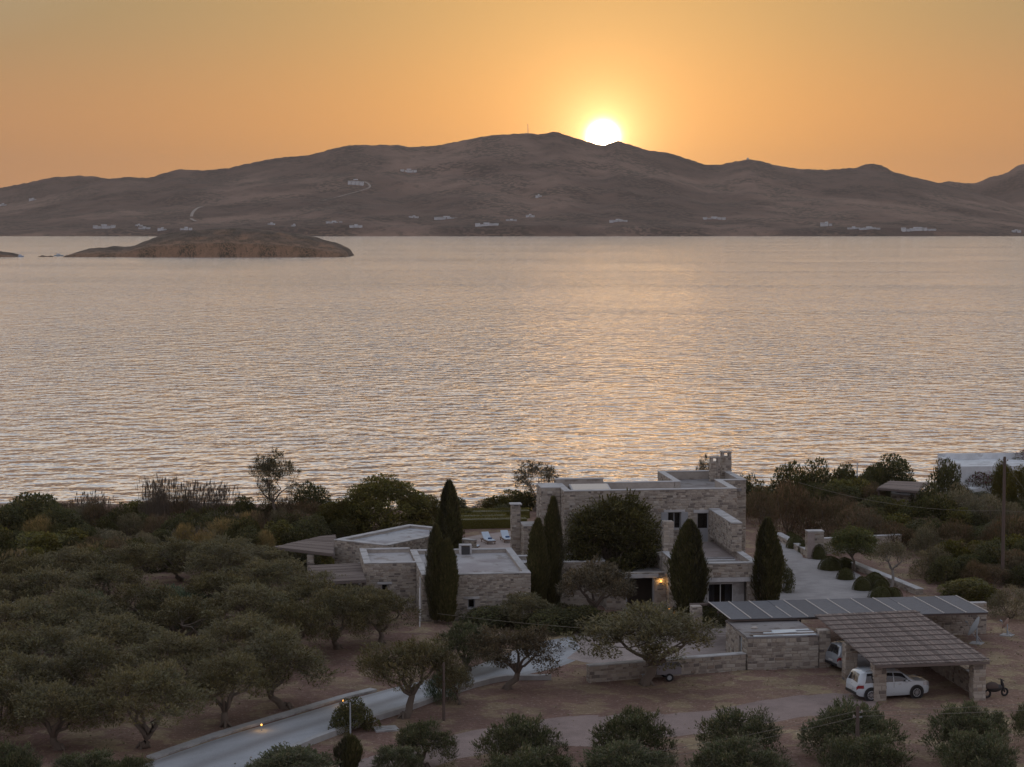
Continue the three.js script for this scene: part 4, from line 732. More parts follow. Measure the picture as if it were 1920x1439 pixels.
{ // round stone water tower beyond the court
  const p = onLevel(1704, 962), g = thing('round_tower', 'round drystone tower with a pale rim among the scrub', 'tower', [p.x, GROUND, p.z]), R = 1.65, H = 1.9, list = [];
  part('wall', new THREE.CylinderGeometry(R - 0.02, R - 0.02, H + 0.1, 40, 1, true).translate(0, H / 2 - 0.05, 0), mortar, g);
  for (let y = 0; y < H - 0.05; y += 0.17) for (let k = 0, o = rnd(); k < 30; k++) { const a = (k + o) / 30 * 6.283; list.push({ pos: [Math.sin(a) * (R - 0.02), y + 0.085, Math.cos(a) * (R - 0.02)], turn: a, scale: [0.33 * rr(0.8, 1), 0.155, rr(0.03, 0.06)], v: Math.floor(rnd() * UNIT.length), tone: pickTone(), jit: 1, area: rnd() }); }
  part('rim', new THREE.TorusGeometry(R - 0.12, 0.16, 8, 40).rotateX(Math.PI / 2).scale(1, 0.6, 1).translate(0, H, 0), plaster, g); part('water_tank', new THREE.CylinderGeometry(R - 0.2, R - 0.2, 0.1, 30).translate(0, H - 0.2, 0), dullRoof, g);
  layStones(g, list, 120);
}
{ const P = [[1645, 916], [1722, 922], [1748, 906], [1668, 903]]; pergola('distant slatted pergola roof among dark scrub near the round tower', P, 2.6, (L) => [[L[1].x - 0.2, L[1].z - 0.2, 0.1, 2.4], [L[0].x + 0.2, L[0].z - 0.2, 0.1, 2.4]], { n: 20, mat: [weatheredPale, weathered] }); }
{ // whitewashed house at the right edge
  const p = onLevel(1797, 930), lime = std(C(0.66, 0.70, 0.74), 0.85, { map: again(concreteMap, 1 / 4) }); lime.color = C(1.7, 1.78, 1.85);
  const g = thing('whitewashed_house', 'whitewashed flat-roofed house half hidden by shrubs at the right edge', 'house', [p.x, GROUND - 0.3, p.z], 0.09);
  part('wall', metricUV(boxAt(0, 16, -0.5, 3.2, -7, -0.4)), lime, g); part('parapet', metricUV(join([boxAt(-0.05, 16.05, 3.203, 3.8, -7.05, -6.75), boxAt(-0.05, 0.3, 3.203, 3.5, -6.745, -0.35)])), lime, g); part('porch', metricUV(join([boxAt(0.6, 3.4, -0.5, 1.3, -0.395, 2.2)])), lime, g); part('porch_roof', metricUV(boxAt(5.2, 9.5, 1.5, 1.62, -0.39, 2.4)), roofMat, g);
  for (const u of [5.4, 9.3]) part('porch_post', boxAt(u - 0.1, u + 0.1, -0.5, 1.5, 2.1, 2.3), lime, g);
  for (const u of [4.2, 7.2, 11]) { const w = part('window', boxAt(u, u + 0.9, 1.0, 2.1, -0.395, -0.34), std(C(0.2, 0.3, 0.42), 0.6), g); part('pane', boxAt(u + 0.08, u + 0.82, 1.08, 2.02, -0.339, -0.335), glass, w); }
}

// ------------------------------------------------------------------ cars
const tyre = std(C(0.02, 0.02, 0.021), 0.85), rim = std(C(0.45, 0.46, 0.48), 0.35, { metalness: 0.8 }), blackTrim = std(C(0.025, 0.025, 0.027), 0.5), carGlass = new THREE.MeshPhysicalMaterial({ color: C(0.018, 0.02, 0.024), roughness: 0.06, clearcoat: 1, clearcoatRoughness: 0.03 }), lampRed = std(C(0.25, 0.02, 0.025), 0.25), lampClear = std(C(0.55, 0.57, 0.6), 0.15, { metalness: 0.4 }), chrome = std(C(0.6, 0.6, 0.62), 0.2, { metalness: 1 }), plateMat = std(C(0.6, 0.6, 0.6), 0.5);
function makeCar(label, paint, pos, turn, k = {}) {
  const Lg = 4.63, g = thing('parked_car', label, 'car', pos, turn, 'cars parked under the carport');
  const roof = [[0, 0.80], [0.03, 0.93], [0.09, 1.03], [0.22, 1.42], [0.34, 1.60], [0.6, 1.66], [1.3, 1.68], [2.1, 1.655], [2.65, 1.61], [2.88, 1.54], [3.2, 1.33], [3.45, 1.14], [3.6, 1.09], [4.1, 1.055], [4.4, 1.0], [4.55, 0.90], [4.61, 0.72], [4.63, 0.5]];
  const half = [[0, 0.72], [0.06, 0.82], [0.3, 0.885], [1, 0.912], [3.4, 0.912], [4.1, 0.885], [4.4, 0.82], [4.55, 0.70], [4.63, 0.56]], bott = [[0, 0.40], [0.2, 0.28], [0.6, 0.22], [4.0, 0.22], [4.4, 0.25], [4.63, 0.32]];
  const S = (x, s) => {   // point of the body skin at length x and girth s: 0 sill, 3 belt, 4 roof edge, 5 middle of the roof
    const r = polyAt(roof, x), w = polyAt(half, x), b = polyAt(bott, x), belt = Math.min(0.975 + 0.02 * x / Lg, r - 0.03), ry = r - 0.05, rw = mix(w - 0.04, w - 0.24, smooth(0, 0.5, r - belt)) - (r < 1.06 ? 0.05 : 0);
    const K = [[w * 0.93, b], [w, b + 0.16], [w + 0.005, Math.max(b + 0.2, belt - 0.28)], [w - 0.03, belt], [rw, ry], [0, r + 0.012]], i = Math.min(4, Math.floor(s)), f = s - i;
    let [y0, z0] = [K[i][1], K[i][0]], [y1, z1] = [K[i + 1][1], K[i + 1][0]];
    const y = i === 4 ? mix(ry, r + 0.012, Math.sin(f * Math.PI / 2)) : mix(y0, y1, f), z = i === 4 ? z0 * (1 - f) : mix(z0, z1, f) + (i === 3 ? 0.035 * Math.sin(f * Math.PI) : i === 1 ? 0.012 * Math.sin(f * Math.PI) : 0);
    return V(x - Lg / 2, y, z);
  };
  const patch = (x0, x1, s0, s1, nx, ns, lift, side, x0b = x0, x1b = x1) => {   // a patch of the skin, lifted off it a little; the upper edge may run x0b to x1b
    const pos = [], idx = [];
    for (let j = 0; j <= ns; j++) for (let i = 0; i <= nx; i++) { const f = j / ns, x = mix(mix(x0, x0b, f), mix(x1, x1b, f), i / nx), p = S(clamp(x, 0, Lg), mix(s0, s1, f)), q = S(clamp(x, 0, Lg), Math.min(5, mix(s0, s1, f) + 0.02)), t = S(clamp(x + 0.02, 0, Lg), mix(s0, s1, f)).sub(S(clamp(x - 0.02, 0, Lg), mix(s0, s1, f))), n = t.cross(q.sub(p)).normalize(); if (n.z < 0 && Math.abs(n.y) < 0.5) n.negate(); if (n.y < -0.3) n.negate(); p.addScaledVector(n, lift); pos.push(p.x, p.y, p.z * side); }
    for (let j = 0; j < ns; j++) for (let i = 0; i < nx; i++) { const a = j * (nx + 1) + i, b = a + 1, c = a + nx + 1, d = c + 1; side > 0 ? idx.push(a, b, c, b, d, c) : idx.push(a, c, b, b, c, d); }
    const o = new THREE.BufferGeometry(); o.setAttribute('position', new THREE.Float32BufferAttribute(pos, 3)); o.setIndex(idx); o.computeVertexNormals(); return o;
  };
  const shell = []; for (const s of [1, -1]) shell.push(patch(0, Lg, 0, 3, 60, 9, 0, s), patch(0, Lg, 3, 4, 60, 5, 0, s), patch(0, Lg, 4, 5, 60, 6, 0, s));
  const fan = (x) => { const pos = []; for (const s of [1, -1]) for (let q = 0; q < 5; q += 0.25) { const a = S(x, q), b = S(x, q + 0.25), c = V(x - Lg / 2, 0.55, 0); pos.push(a.x, a.y, a.z * s, b.x, b.y, b.z * s, c.x, c.y, c.z); } const o = new THREE.BufferGeometry(); o.setAttribute('position', new THREE.Float32BufferAttribute(pos, 3)); o.computeVertexNormals(); return o; };
  part('body', mergeGeometries([...shell.map((x) => x.toNonIndexed()), fan(0), fan(Lg)]), paint, g);
  for (const s of [1, -1]) {
    part('side_window', patch(0.5, 1.29, 3.08, 3.9, 8, 3, 0.012, s, 0.66, 1.29), carGlass, g); part('side_window', patch(1.35, 2.25, 3.08, 3.9, 8, 3, 0.012, s), carGlass, g); part('side_window', patch(2.30, 3.38, 3.08, 3.9, 8, 3, 0.012, s, 2.30, 2.86), carGlass, g);
    part('sill_cladding', patch(0.25, 4.35, 0.02, 0.95, 30, 2, 0.008, s), blackTrim, g);
    part('tail_light', patch(0.02, 0.42, 2.15, 2.8, 6, 2, 0.015, s), lampRed, g); part('headlight', patch(4.12, 4.56, 2.1, 2.85, 6, 3, 0.015, s), lampClear, g);
    part('roof_rail', tube([S(0.62, 4.12), S(0.75, 4.12).add(V(0, 0.045, 0)), S(1.6, 4.12).add(V(0, 0.05, 0)), S(2.55, 4.12).add(V(0, 0.045, 0)), S(2.72, 4.12)].map((p) => V(p.x, p.y + 0.01, p.z * s)), [0.018, 0.02, 0.02, 0.02, 0.018], 6), chrome, g);
    const mir = part('mirror', new THREE.SphereGeometry(1, 10, 8).scale(0.10, 0.075, 0.09), paint, g); mir.position.set(3.02 - Lg / 2, 1.06, s * 0.99); part('mirror_arm', boxAt(-0.03, 0.03, -0.05, 0.0, Math.min(0, -s * 0.14), Math.max(0, -s * 0.14)), blackTrim, mir);
    part('door_handle', boxAt(1.55 - Lg / 2, 1.72 - Lg / 2, 0.885, 0.91, s * 0.905 - 0.02, s * 0.905 + 0.02), chrome, g); part('door_handle', boxAt(2.55 - Lg / 2, 2.72 - Lg / 2, 0.88, 0.905, s * 0.905 - 0.02, s * 0.905 + 0.02), chrome, g);
    part('door_seam', join([boxAt(2.265 - Lg / 2, 2.277 - Lg / 2, 0.40, 1.0, s * 0.915 - 0.004, s * 0.915 + 0.004), boxAt(1.32 - Lg / 2, 1.332 - Lg / 2, 0.62, 1.0, s * 0.913 - 0.004, s * 0.913 + 0.004)]), blackTrim, g);
    for (const x of [0.86, 3.69]) {
      const arch = new THREE.Shape(); arch.absarc(0, 0, 0.44, 0, Math.PI * 2); const hole = new THREE.Path(); hole.absarc(0, 0, 0.365, 0, Math.PI * 2); arch.holes.push(hole);
      const ag = new THREE.ExtrudeGeometry(arch, { depth: 0.03, bevelEnabled: false, curveSegments: 24 }); ag.translate(x - Lg / 2, 0.36, s > 0 ? 0.915 : -0.945); part('wheel_arch', ag, blackTrim, g);
      part('wheel_well', new THREE.CylinderGeometry(0.37, 0.37, 0.02, 24).rotateX(Math.PI / 2).translate(x - Lg / 2, 0.36, s * 0.918), tyre, g);
      const w = new THREE.Group(); w.name = 'wheel'; w.position.set(x - Lg / 2, 0.345, s * 0.855); g.add(w);
      const tp = []; [[0.235, -0.1], [0.325, -0.11], [0.345, -0.07], [0.345, 0.07], [0.325, 0.11], [0.235, 0.1]].forEach(([r, z]) => tp.push(new THREE.Vector2(r, z))); part('tyre', new THREE.LatheGeometry(tp, 28).rotateX(Math.PI / 2), tyre, w);
      const spokes = [new THREE.TorusGeometry(0.225, 0.022, 6, 24).translate(0, 0, s * 0.095), new THREE.CylinderGeometry(0.055, 0.06, 0.04, 12).rotateX(Math.PI / 2).translate(0, 0, s * 0.09)]; for (let q = 0; q < 10; q++) spokes.push(boxAt(0.03, 0.225, -0.017, 0.017, s * 0.09 - 0.012, s * 0.09 + 0.012).rotateZ(q / 10 * 6.283 + 0.1)); part('rim', join(spokes), rim, w);
    }
  }
  part('windscreen', mergeGeometries([1, -1].map((s) => patch(2.86, 3.46, 4.12, 5, 8, 6, 0.012, s).toNonIndexed())), carGlass, g); part('rear_window', mergeGeometries([1, -1].map((s) => patch(0.11, 0.30, 4.15, 5, 6, 6, 0.012, s).toNonIndexed())), carGlass, g);
  part('grille', boxAt(Lg / 2 - 0.03, Lg / 2 + 0.012, 0.5, 0.78, -0.42, 0.42), blackTrim, g); part('rear_bumper', join([boxAt(-Lg / 2 - 0.03, -Lg / 2 + 0.12, 0.36, 0.52, -0.72, 0.72)]), blackTrim, g); part('number_plate', boxAt(-Lg / 2 - 0.04, -Lg / 2 - 0.012, 0.60, 0.71, -0.26, 0.26), plateMat, g); part('number_plate', boxAt(Lg / 2 + 0.013, Lg / 2 + 0.03, 0.40, 0.51, -0.26, 0.26), plateMat, g);
  part('badge', new THREE.TorusGeometry(0.055, 0.012, 6, 16).rotateY(Math.PI / 2).translate(-Lg / 2 + 0.045, 0.88, 0), chrome, g);
  return g;
}
const whiteCar = new THREE.MeshPhysicalMaterial({ color: C(0.56, 0.62, 0.67), roughness: 0.3, clearcoat: 1, clearcoatRoughness: 0.06 }), silverCar = new THREE.MeshPhysicalMaterial({ color: C(0.42, 0.46, 0.50), roughness: 0.32, metalness: 0.4, clearcoat: 1, clearcoatRoughness: 0.06 });
{ const a = onLevel(1628, 1314), b = onLevel(1727, 1311), turn = Math.atan2(-(b.z - a.z), b.x - a.x) , c = a.clone().lerp(b, 0.5); const t = turn + 0.12, fx = Math.cos(t), fz = -Math.sin(t);
  makeCar('white sport utility car behind the front pillar of the carport', whiteCar, [c.x - fz * -0.95 * 0 + Math.sin(t) * -0.9, GROUND, c.z - Math.cos(t) * 0.9], t);
  makeCar('silver hatchback with only its tail showing behind a carport pillar', silverCar, [21.75, GROUND, -126.1], t + 0.1); }

// ------------------------------------------------------------------ dishes, poles, wires, trailer, loungers, lamps
const galv = std(C(0.38, 0.42, 0.46), 0.5, { metalness: 0.3 }), dishPaint = std(C(0.40, 0.47, 0.52), 0.55);
function dish(label, px, py, R, turn, tilt, mat) {
  const p = onLevel(px, py), g = thing('satellite_dish', label, 'dish', [p.x, GROUND, p.z], turn, 'satellite dishes by the stone wall'), pts = []; for (let k = 0; k <= 10; k++) { const r = k / 10 * R; pts.push(new THREE.Vector2(r, r * r / (3.4 * R))); } for (let k = 10; k >= 0; k--) { const r = k / 10 * R; pts.push(new THREE.Vector2(r, r * r / (3.4 * R) - 0.02)); }
  const bowl = part('reflector', new THREE.LatheGeometry(pts, 32), mat, g); bowl.rotation.set(0, 0, -Math.PI / 2 + tilt); bowl.position.set(0.05, R * 0.95 + 0.35, 0);
  part('mast', post(0, 0, -0.05, R * 0.95 + 0.35, 0.045), galv, g);
  const f = V(Math.cos(tilt), Math.sin(tilt), 0), o = V(0.05, R * 0.95 + 0.35, 0), lnb = o.clone().addScaledVector(f, R * 1.0);
  part('feed_arm', tube([o.clone().add(V(0.05, -R * 0.9, 0)), lnb], [0.02, 0.016], 5), galv, g); part('receiver', new THREE.CylinderGeometry(0.05, 0.06, 0.18, 8).rotateZ(Math.PI / 2 + tilt).translate(lnb.x, lnb.y, lnb.z), galv, g);
  for (const s of [-1, 1]) part('strut', tube([V(-0.35, -0.05, s * 0.35), V(0, 0.75 * R, 0)], [0.02, 0.02], 5), galv, g); part('foot', boxAt(-0.4, 0.4, -0.02, 0.05, -0.4, 0.4), concrete, g);
  return g;
}
dish('large pale blue satellite dish standing edge-on right of the carport', 1832, 1207, 0.72, Math.PI - 0.5, 0.45, dishPaint);
dish('smaller rusty satellite dish at the end of the stone wall', 1889, 1192, 0.42, Math.PI - 0.55, 0.45, std(C(0.34, 0.24, 0.2), 0.8));

const poleWood = new THREE.MeshStandardMaterial({ map: again(woodMap, 1), color: C(0.6, 0.55, 0.52), roughness: 0.95 });
function pole(label, px, py, topRow, r = 0.13, mat = poleWood, name = 'utility_pole') {
  const p = onLevel(px, py), h = heightAt(topRow, -p.z) - GROUND, g = thing(name, label, 'pole', [p.x, GROUND, p.z]);
  part('shaft', post(0, 0, -0.3, h, r, r * 0.72, 9), mat, g);
  if (r > 0.09) { for (const [y, s] of [[h - 0.25, 1], [h - 0.5, -1]]) part('insulator', new THREE.CylinderGeometry(0.045, 0.055, 0.12, 8).translate(s * (r + 0.07), y, 0), std(C(0.3, 0.26, 0.24), 0.3), g); part('bracket', join([boxAt(-r - 0.1, r + 0.1, h - 0.56, h - 0.52, -0.02, 0.02), boxAt(-0.02, r + 0.1, h - 0.32, h - 0.28, -0.02, 0.02)]), galv, g); }
  return V(p.x, GROUND + h, p.z);
}
const poleA = pole('tall dark utility pole in the scrub near the right edge', 1880, 1096, 857, 0.15), poleB = pole('dark wooden utility pole among the front olives below the carport', 1607, 1462, 1325, 0.12), poleC = pole('thin pale pole at the corner of the long stone wing', 787, 1176, 1103, 0.05, whitePaint), poleD = pole('dark wooden post beside the driveway between two olives', 832, 1352, 1243, 0.09), poleE = pole('slim grey pole rising behind the small cypress', 657, 1412, 1318, 0.05, galv);
const wireMat = std(C(0.24, 0.21, 0.17), 0.6);
function wire(label, a, b, sag, r = 0.011) { const pts = []; for (let k = 0; k <= 24; k++) { const t = k / 24; pts.push(a.clone().lerp(b, t).add(V(0, -sag * 4 * t * (1 - t), 0))); } single('overhead_wire', tube(pts, pts.map(() => r), 5), wireMat, label, 'wire'); }
const offLeft = V(-48, heightAt(1172, 128), -128), offRight = V(33, heightAt(1302, 104), -104), offRight2 = V(33.5, heightAt(1316, 104), -104.2);
wire('thin wire sagging over the olive grove to the wing', offLeft, V(poleC.x, heightAt(1157, -poleC.z), poleC.z), 0.9);
wire('thin wire from the wing across the big olive to the shed', V(poleC.x + 1.2, heightAt(1151, -poleC.z), poleC.z), V(16.2, heightAt(1192, 122), -122), 0.35);
wire('upper of the two wires crossing the front olives, left of the pole', V(0.6, heightAt(1445, 97), -97), poleB.clone().add(V(-0.1, -0.25, 0)), 0.25); wire('lower of the two wires crossing the front olives, left of the pole', V(0.9, heightAt(1456, 96.6), -96.6), poleB.clone().add(V(0.1, -0.5, 0)), 0.28);
wire('upper of the two wires right of the front utility pole', poleB.clone().add(V(0.1, -0.25, 0)), offRight, 0.12); wire('lower of the two wires right of the front utility pole', poleB.clone().add(V(-0.1, -0.5, 0)), offRight2, 0.12);
wire('faint wire over the right-hand scrub to the tall pole', V(24, heightAt(905, 172), -172), poleA.clone().add(V(0, -4.1, 0)), 0.7); wire('faint wire leaving the tall pole towards the right edge', poleA.clone().add(V(0.1, -4.1, 0)), V(52, heightAt(966, 156), -156), 0.25); wire('guy wire slanting down right from the tall pole', poleA.clone().add(V(0.1, -0.6, 0)), V(44, GROUND, -153), 0.02);
wire('wire running right past the satellite dishes', yard(11.9, -3.2, 2.55), V(40, heightAt(1187, 133), -133), 0.2);
{ // small box trailer behind the big olive's trunk
  const p = onLevel(1252, 1277), g = thing('box_trailer', 'small grey box trailer on two wheels behind the big olive', 'trailer', [p.x, GROUND, p.z - 0.3], YARD_YAW), skin = std(C(0.26, 0.25, 0.27), 0.6, { metalness: 0.2 });
  part('box', join([boxAt(-0.75, 0.75, 0.42, 0.46, -0.55, 0.55), boxAt(-0.75, 0.75, 0.46, 0.95, 0.52, 0.55), boxAt(-0.75, 0.75, 0.46, 0.95, -0.55, -0.52), boxAt(-0.75, -0.72, 0.46, 0.95, -0.519, 0.519), boxAt(0.72, 0.75, 0.46, 1.02, -0.519, 0.519)]), skin, g); part('drawbar', tube([V(-0.7, 0.4, 0), V(-1.6, 0.36, 0)], [0.035, 0.03], 6), galv, g); part('jockey_leg', post(-1.5, 0, 0, 0.36, 0.02), galv, g); part('axle', boxAt(-0.03, 0.03, 0.22, 0.28, -0.6, 0.6), galv, g);
  for (const s of [-1, 1]) { const w = new THREE.Group(); w.name = 'wheel'; w.position.set(0, 0.25, s * 0.62); g.add(w); part('tyre', new THREE.TorusGeometry(0.19, 0.06, 8, 20), tyre, w); part('hub', new THREE.CylinderGeometry(0.14, 0.14, 0.06, 14).rotateX(Math.PI / 2), galv, w); }
}
{ // sun loungers on the patio
  const cushion = std(C(0.52, 0.60, 0.68), 0.9), frameW = std(C(0.16, 0.10, 0.07), 0.7), towel = std(C(0.06, 0.11, 0.22), 0.95);
  const lounger = (label, px, py, turn, up) => { const p = onLevel(px, py), g = thing('sun_lounger', label, 'sun lounger', [p.x, GROUND + 0.008, p.z - 1.0], turn, 'sun loungers on the patio'); part('frame', join([boxAt(-0.36, -0.31, 0.2, 0.28, -1, 1), boxAt(0.31, 0.36, 0.2, 0.28, -1, 1), boxAt(-0.31, 0.31, 0.2, 0.27, 0.95, 1), boxAt(-0.31, 0.31, 0.2, 0.27, -1, -0.95)]), frameW, g); for (const [x, z] of [[-0.33, 0.8], [0.33, 0.8], [-0.33, -0.8], [0.33, -0.8]]) part('leg', boxAt(x - 0.03, x + 0.03, 0, 0.2, z - 0.03, z + 0.03), frameW, g); part('seat_cushion', softBox(-0.33, 0.33, 0.28, 0.38, -0.2, 0.98, 0.04), cushion, g); const b = part('back_cushion', softBox(-0.33, 0.33, 0, 0.1, -0.85, 0, 0.04), cushion, g); b.position.set(0, 0.29, -0.22); b.rotation.x = up; part('rolled_towel', new THREE.CapsuleGeometry(0.075, 0.24, 4, 10).rotateZ(Math.PI / 2).translate(0.03, 0.45, 0.4), towel, g); };
  lounger('pale sun lounger with raised back, further from the outdoor chimney', 915, 1022, 0.35, 0.62); lounger('pale sun lounger with raised back, next to the outdoor chimney', 949, 1019, 0.22, 0.62); lounger('flat sun lounger just showing above the roof of the wing', 876, 1034, 1.3, 0.05);
}
function glowLamp(name, label, at, r, power, warm = [1, 0.55, 0.16], stand = 0) {
  const g = thing(name, label, 'lamp', [at.x, at.y, at.z]); if (stand) part('stake', post(0, 0, -stand - 0.05, 0.0, 0.02), galv, g); else part('bracket', boxAt(-0.03, 0.03, -0.03, 0.03, -0.16, 0), galv, g);
  part('lamp_bulb', new THREE.SphereGeometry(r, 12, 8).translate(0, r, 0), new THREE.MeshStandardMaterial({ color: C(0.8, 0.6, 0.3), emissive: C(1, 0.43, 0.07), emissiveIntensity: 3.2, roughness: 0.5 }), g); part('lamp_hood', new THREE.CylinderGeometry(r * 0.4, r * 1.3, r * 0.6, 10).translate(0, r * 2.3, 0), galv, g);
  const l = new THREE.PointLight(C(...warm), power); l.position.set(0, r, 0); l.castShadow = true; l.name = 'lamp_light'; g.add(l);
}
const hy = (u, v, y) => V(u, y, -v).applyAxisAngle(V(0, 1, 0), YAW).add(V(...HOUSE));
glowLamp('wall_lamp', 'lit amber wall lamp right of the dark doorway', hy(0.55, 3.97, 1.95), 0.07, 0.35);
for (const [px, py, label, pw] of [[490, 1371, 'lit amber path light on the near kerb of the driveway', 0.25], [643, 1325, 'lit amber path light above the dark bush by the driveway', 0.2], [1255, 1151, 'small lit ground light on the forecourt, nearer the doorway', 0.08], [1263, 1158, 'small lit ground light on the forecourt, further from the doorway', 0.06], [1033, 1166, 'faint lit garden light under the shrubs before the wing', 0.06]]) { const p = onLevel(px, py); glowLamp('path_light', label, V(p.x, GROUND + 0.28, p.z), pw > 0.15 ? 0.05 : 0.035, pw, [1, 0.55, 0.16], 0.28); }
{ const p = onLevel(1035, 1130), g = thing('garden_lantern', 'white garden lantern on a post among the cypresses', 'lantern', [p.x, GROUND, p.z]); part('post', post(0, 0, -0.1, 1.9, 0.03), whitePaint, g); part('shade', new THREE.ConeGeometry(0.26, 0.3, 12).translate(0, 2.1, 0), whitePaint, g); }
{ const p = onLevel(1607, 935), g = thing('flag_post', 'slim white post standing in the scrub near the shore', 'post', [p.x, GROUND, p.z]); part('shaft', post(0, 0, -0.2, heightAt(868, -p.z) - GROUND, 0.06), whitePaint, g); part('base', boxAt(-0.15, 0.15, -0.1, 0.15, -0.15, 0.15), concrete, g); }
{ const p = onLevel(723, 1369), g = thing('manhole_slab', 'flat concrete slab with a pale lid in the soil by the driveway', 'slab', [p.x, GROUND, p.z], 0.3); part('slab', metricUV(softBox(-0.65, 0.65, -0.08, 0.1, -0.5, 0.5, 0.02)), concrete, g); part('lid', metricUV(softBox(-0.3, 0.3, 0.103, 0.13, -0.25, 0.25, 0.01)), plaster, g); }
{ const p = onLevel(6, 1143), g = thing('water_trough', 'pale stone trough at the left edge of the grove', 'trough', [p.x, GROUND, p.z], 0.1); part('basin', join([boxAt(-0.8, 0.8, -0.1, 0.2, -0.4, 0.4), boxAt(-0.8, 0.8, 0.2, 0.55, 0.3, 0.4), boxAt(-0.8, 0.8, 0.2, 0.55, -0.4, -0.3), boxAt(-0.8, -0.7, 0.2, 0.55, -0.299, 0.299), boxAt(0.7, 0.8, 0.2, 0.55, -0.299, 0.299)]), plaster, g); part('rim', join([boxAt(-0.85, 0.85, 0.551, 0.6, 0.28, 0.45), boxAt(-0.85, 0.85, 0.551, 0.6, -0.45, -0.28)]), whitePaint, g); }
{ const p = onLevel(1868, 1308), g = thing('covered_motorbike', 'dark scooter half under a brown cover beside the carport pillar', 'scooter', [p.x, GROUND, p.z], 0.4), cover = std(C(0.09, 0.065, 0.055), 0.9), bit = std(C(0.03, 0.03, 0.032), 0.5); for (const x of [-0.6, 0.6]) { part('wheel', new THREE.TorusGeometry(0.2, 0.06, 8, 18).translate(x, 0.26, 0), tyre, g); } part('body', new THREE.SphereGeometry(1, 14, 10).scale(0.55, 0.24, 0.2).translate(-0.1, 0.55, 0), bit, g); part('fairing', tube([V(0.6, 0.26, 0), V(0.42, 0.75, 0), V(0.35, 1.0, 0)], [0.05, 0.1, 0.05], 8), bit, g); part('handlebar', tube([V(0.34, 0.98, -0.3), V(0.37, 1.02, 0), V(0.34, 0.98, 0.3)], [0.02, 0.025, 0.02], 6), bit, g); part('cover', new THREE.SphereGeometry(1, 14, 8, 0, 6.283, 0, 1.7).scale(0.5, 0.3, 0.26).translate(-0.32, 0.62, 0), cover, g); }
// far shore: white houses, mast, chapel, roads
const limewash = std(C(0.62, 0.64, 0.66), 0.9), farGlass = std(C(0.05, 0.06, 0.08), 0.3);
function farHouse(px, py, w, h, label, seed) {
  reseed(seed * 7 + 3);
  const p = farHill.meet(px, py + h * 0.5), s = -p.z / LENS, g = thing('far_house', label, 'house', [p.x, p.y - 1.5, p.z], rr(-0.2, 0.2), 'white houses on the far shore'), W = w * s, H = Math.max(3, h * s), n = Math.max(1, Math.round(W / 11));
  for (let k = 0; k < n; k++) { const a = -W / 2 + k / n * W, b = -W / 2 + (k + rr(0.7, 0.98)) / n * W, hh = H * rr(0.55, 1) + 1.5, d = rr(6, 10); part('wall', boxAt(a, b, -4, hh, -d + k * 0.05, rr(0, 3)), limewash, g); for (let q = a + 1; q < b - 1.5; q += 3.2) part('window', boxAt(q, q + 1.1, hh - 2.4, hh - 1.1, 3.01, 3.06), farGlass, g); }
  part('roof_room', boxAt(-W * 0.15, W * 0.1, H, H + 2.6, -7, -2), limewash, g);
  return g;
}
const FAR = [[197, 426, 42, 7, 'wide white house by the shore, left of the islet'], [262, 423, 14, 4, 'small white house above the shore left of the islet top'], [272, 428, 22, 4, 'low white house just left of the islet hump'], [306, 430, 18, 5, 'white house close behind the left slope of the islet'], [351, 429, 24, 5, 'pair of white cubes above the islet hump'], [64, 374, 14, 4, 'white house alone high on the left slope'], [8, 384, 14, 4, 'white house at the left edge of the far slope'], [510, 420, 14, 4, 'little white house above the middle of the islet'], [552, 423, 10, 4, 'tiny white house right of the islet top'], [628, 417, 32, 3, 'long thin white house above the right end of the islet'], [669, 425, 26, 5, 'white house by the shore right of the islet'], [668, 342, 30, 10, 'large white villa high on the slope'], [768, 321, 32, 6, 'white villa on the upper slope below the ridge'], [838, 409, 48, 5, 'long pale terrace of houses in the middle of the shore'], [777, 407, 20, 4, 'white house left of the long terrace'], [913, 421, 44, 5, 'row of white houses near the water below the mast'], [960, 413, 22, 3, 'thin pale house uphill of the shore row'], [994, 405, 16, 5, 'pale house right of the shore row'], [1010, 368, 12, 5, 'lone pale house halfway up below the peak'], [1160, 414, 34, 4, 'faint pale house under the sun'], [1340, 410, 44, 4, 'pale low row of houses right of the sun'], [1549, 421, 24, 7, 'white chapel-like house on the right shore'], [1600, 428, 24, 4, 'pale low house beside the right shore chapel'], [1630, 428, 40, 4, 'white villa by the right shore'], [1722, 430, 66, 6, 'long white house with a small dome near the right end'], [1905, 434, 16, 5, 'white house at the right end of the far shore']];
FAR.forEach((f, k) => farHouse(...f, k + 1));
{ const p = farHill.meet(990, 256), g = thing('radio_mast', 'thin radio mast on the summit of the far ridge', 'mast', [p.x, farHill.height(990, 6490) - 1, -6490]); const H = 31; for (let k = 0; k < 3; k++) { const a = k * 2.094; part('mast_leg', tube([V(Math.cos(a) * 1.6, 0, Math.sin(a) * 1.6), V(Math.cos(a) * 0.5, H, Math.sin(a) * 0.5)], [0.5, 0.3], 5), galv, g); } for (let y = 3; y < H; y += 4) part('brace', boxAt(-1.2 + y * 0.022, 1.2 - y * 0.022, y, y + 0.35, -0.2, 0.2), galv, g); part('antenna', join([boxAt(-0.9, 0.9, H - 3, H, -0.9, 0.9), boxAt(-0.2, 0.2, H, H + 4, -0.2, 0.2)]), galv, g); part('hut', boxAt(-9, -3, -1, 4, -3, 2), limewash, g); }
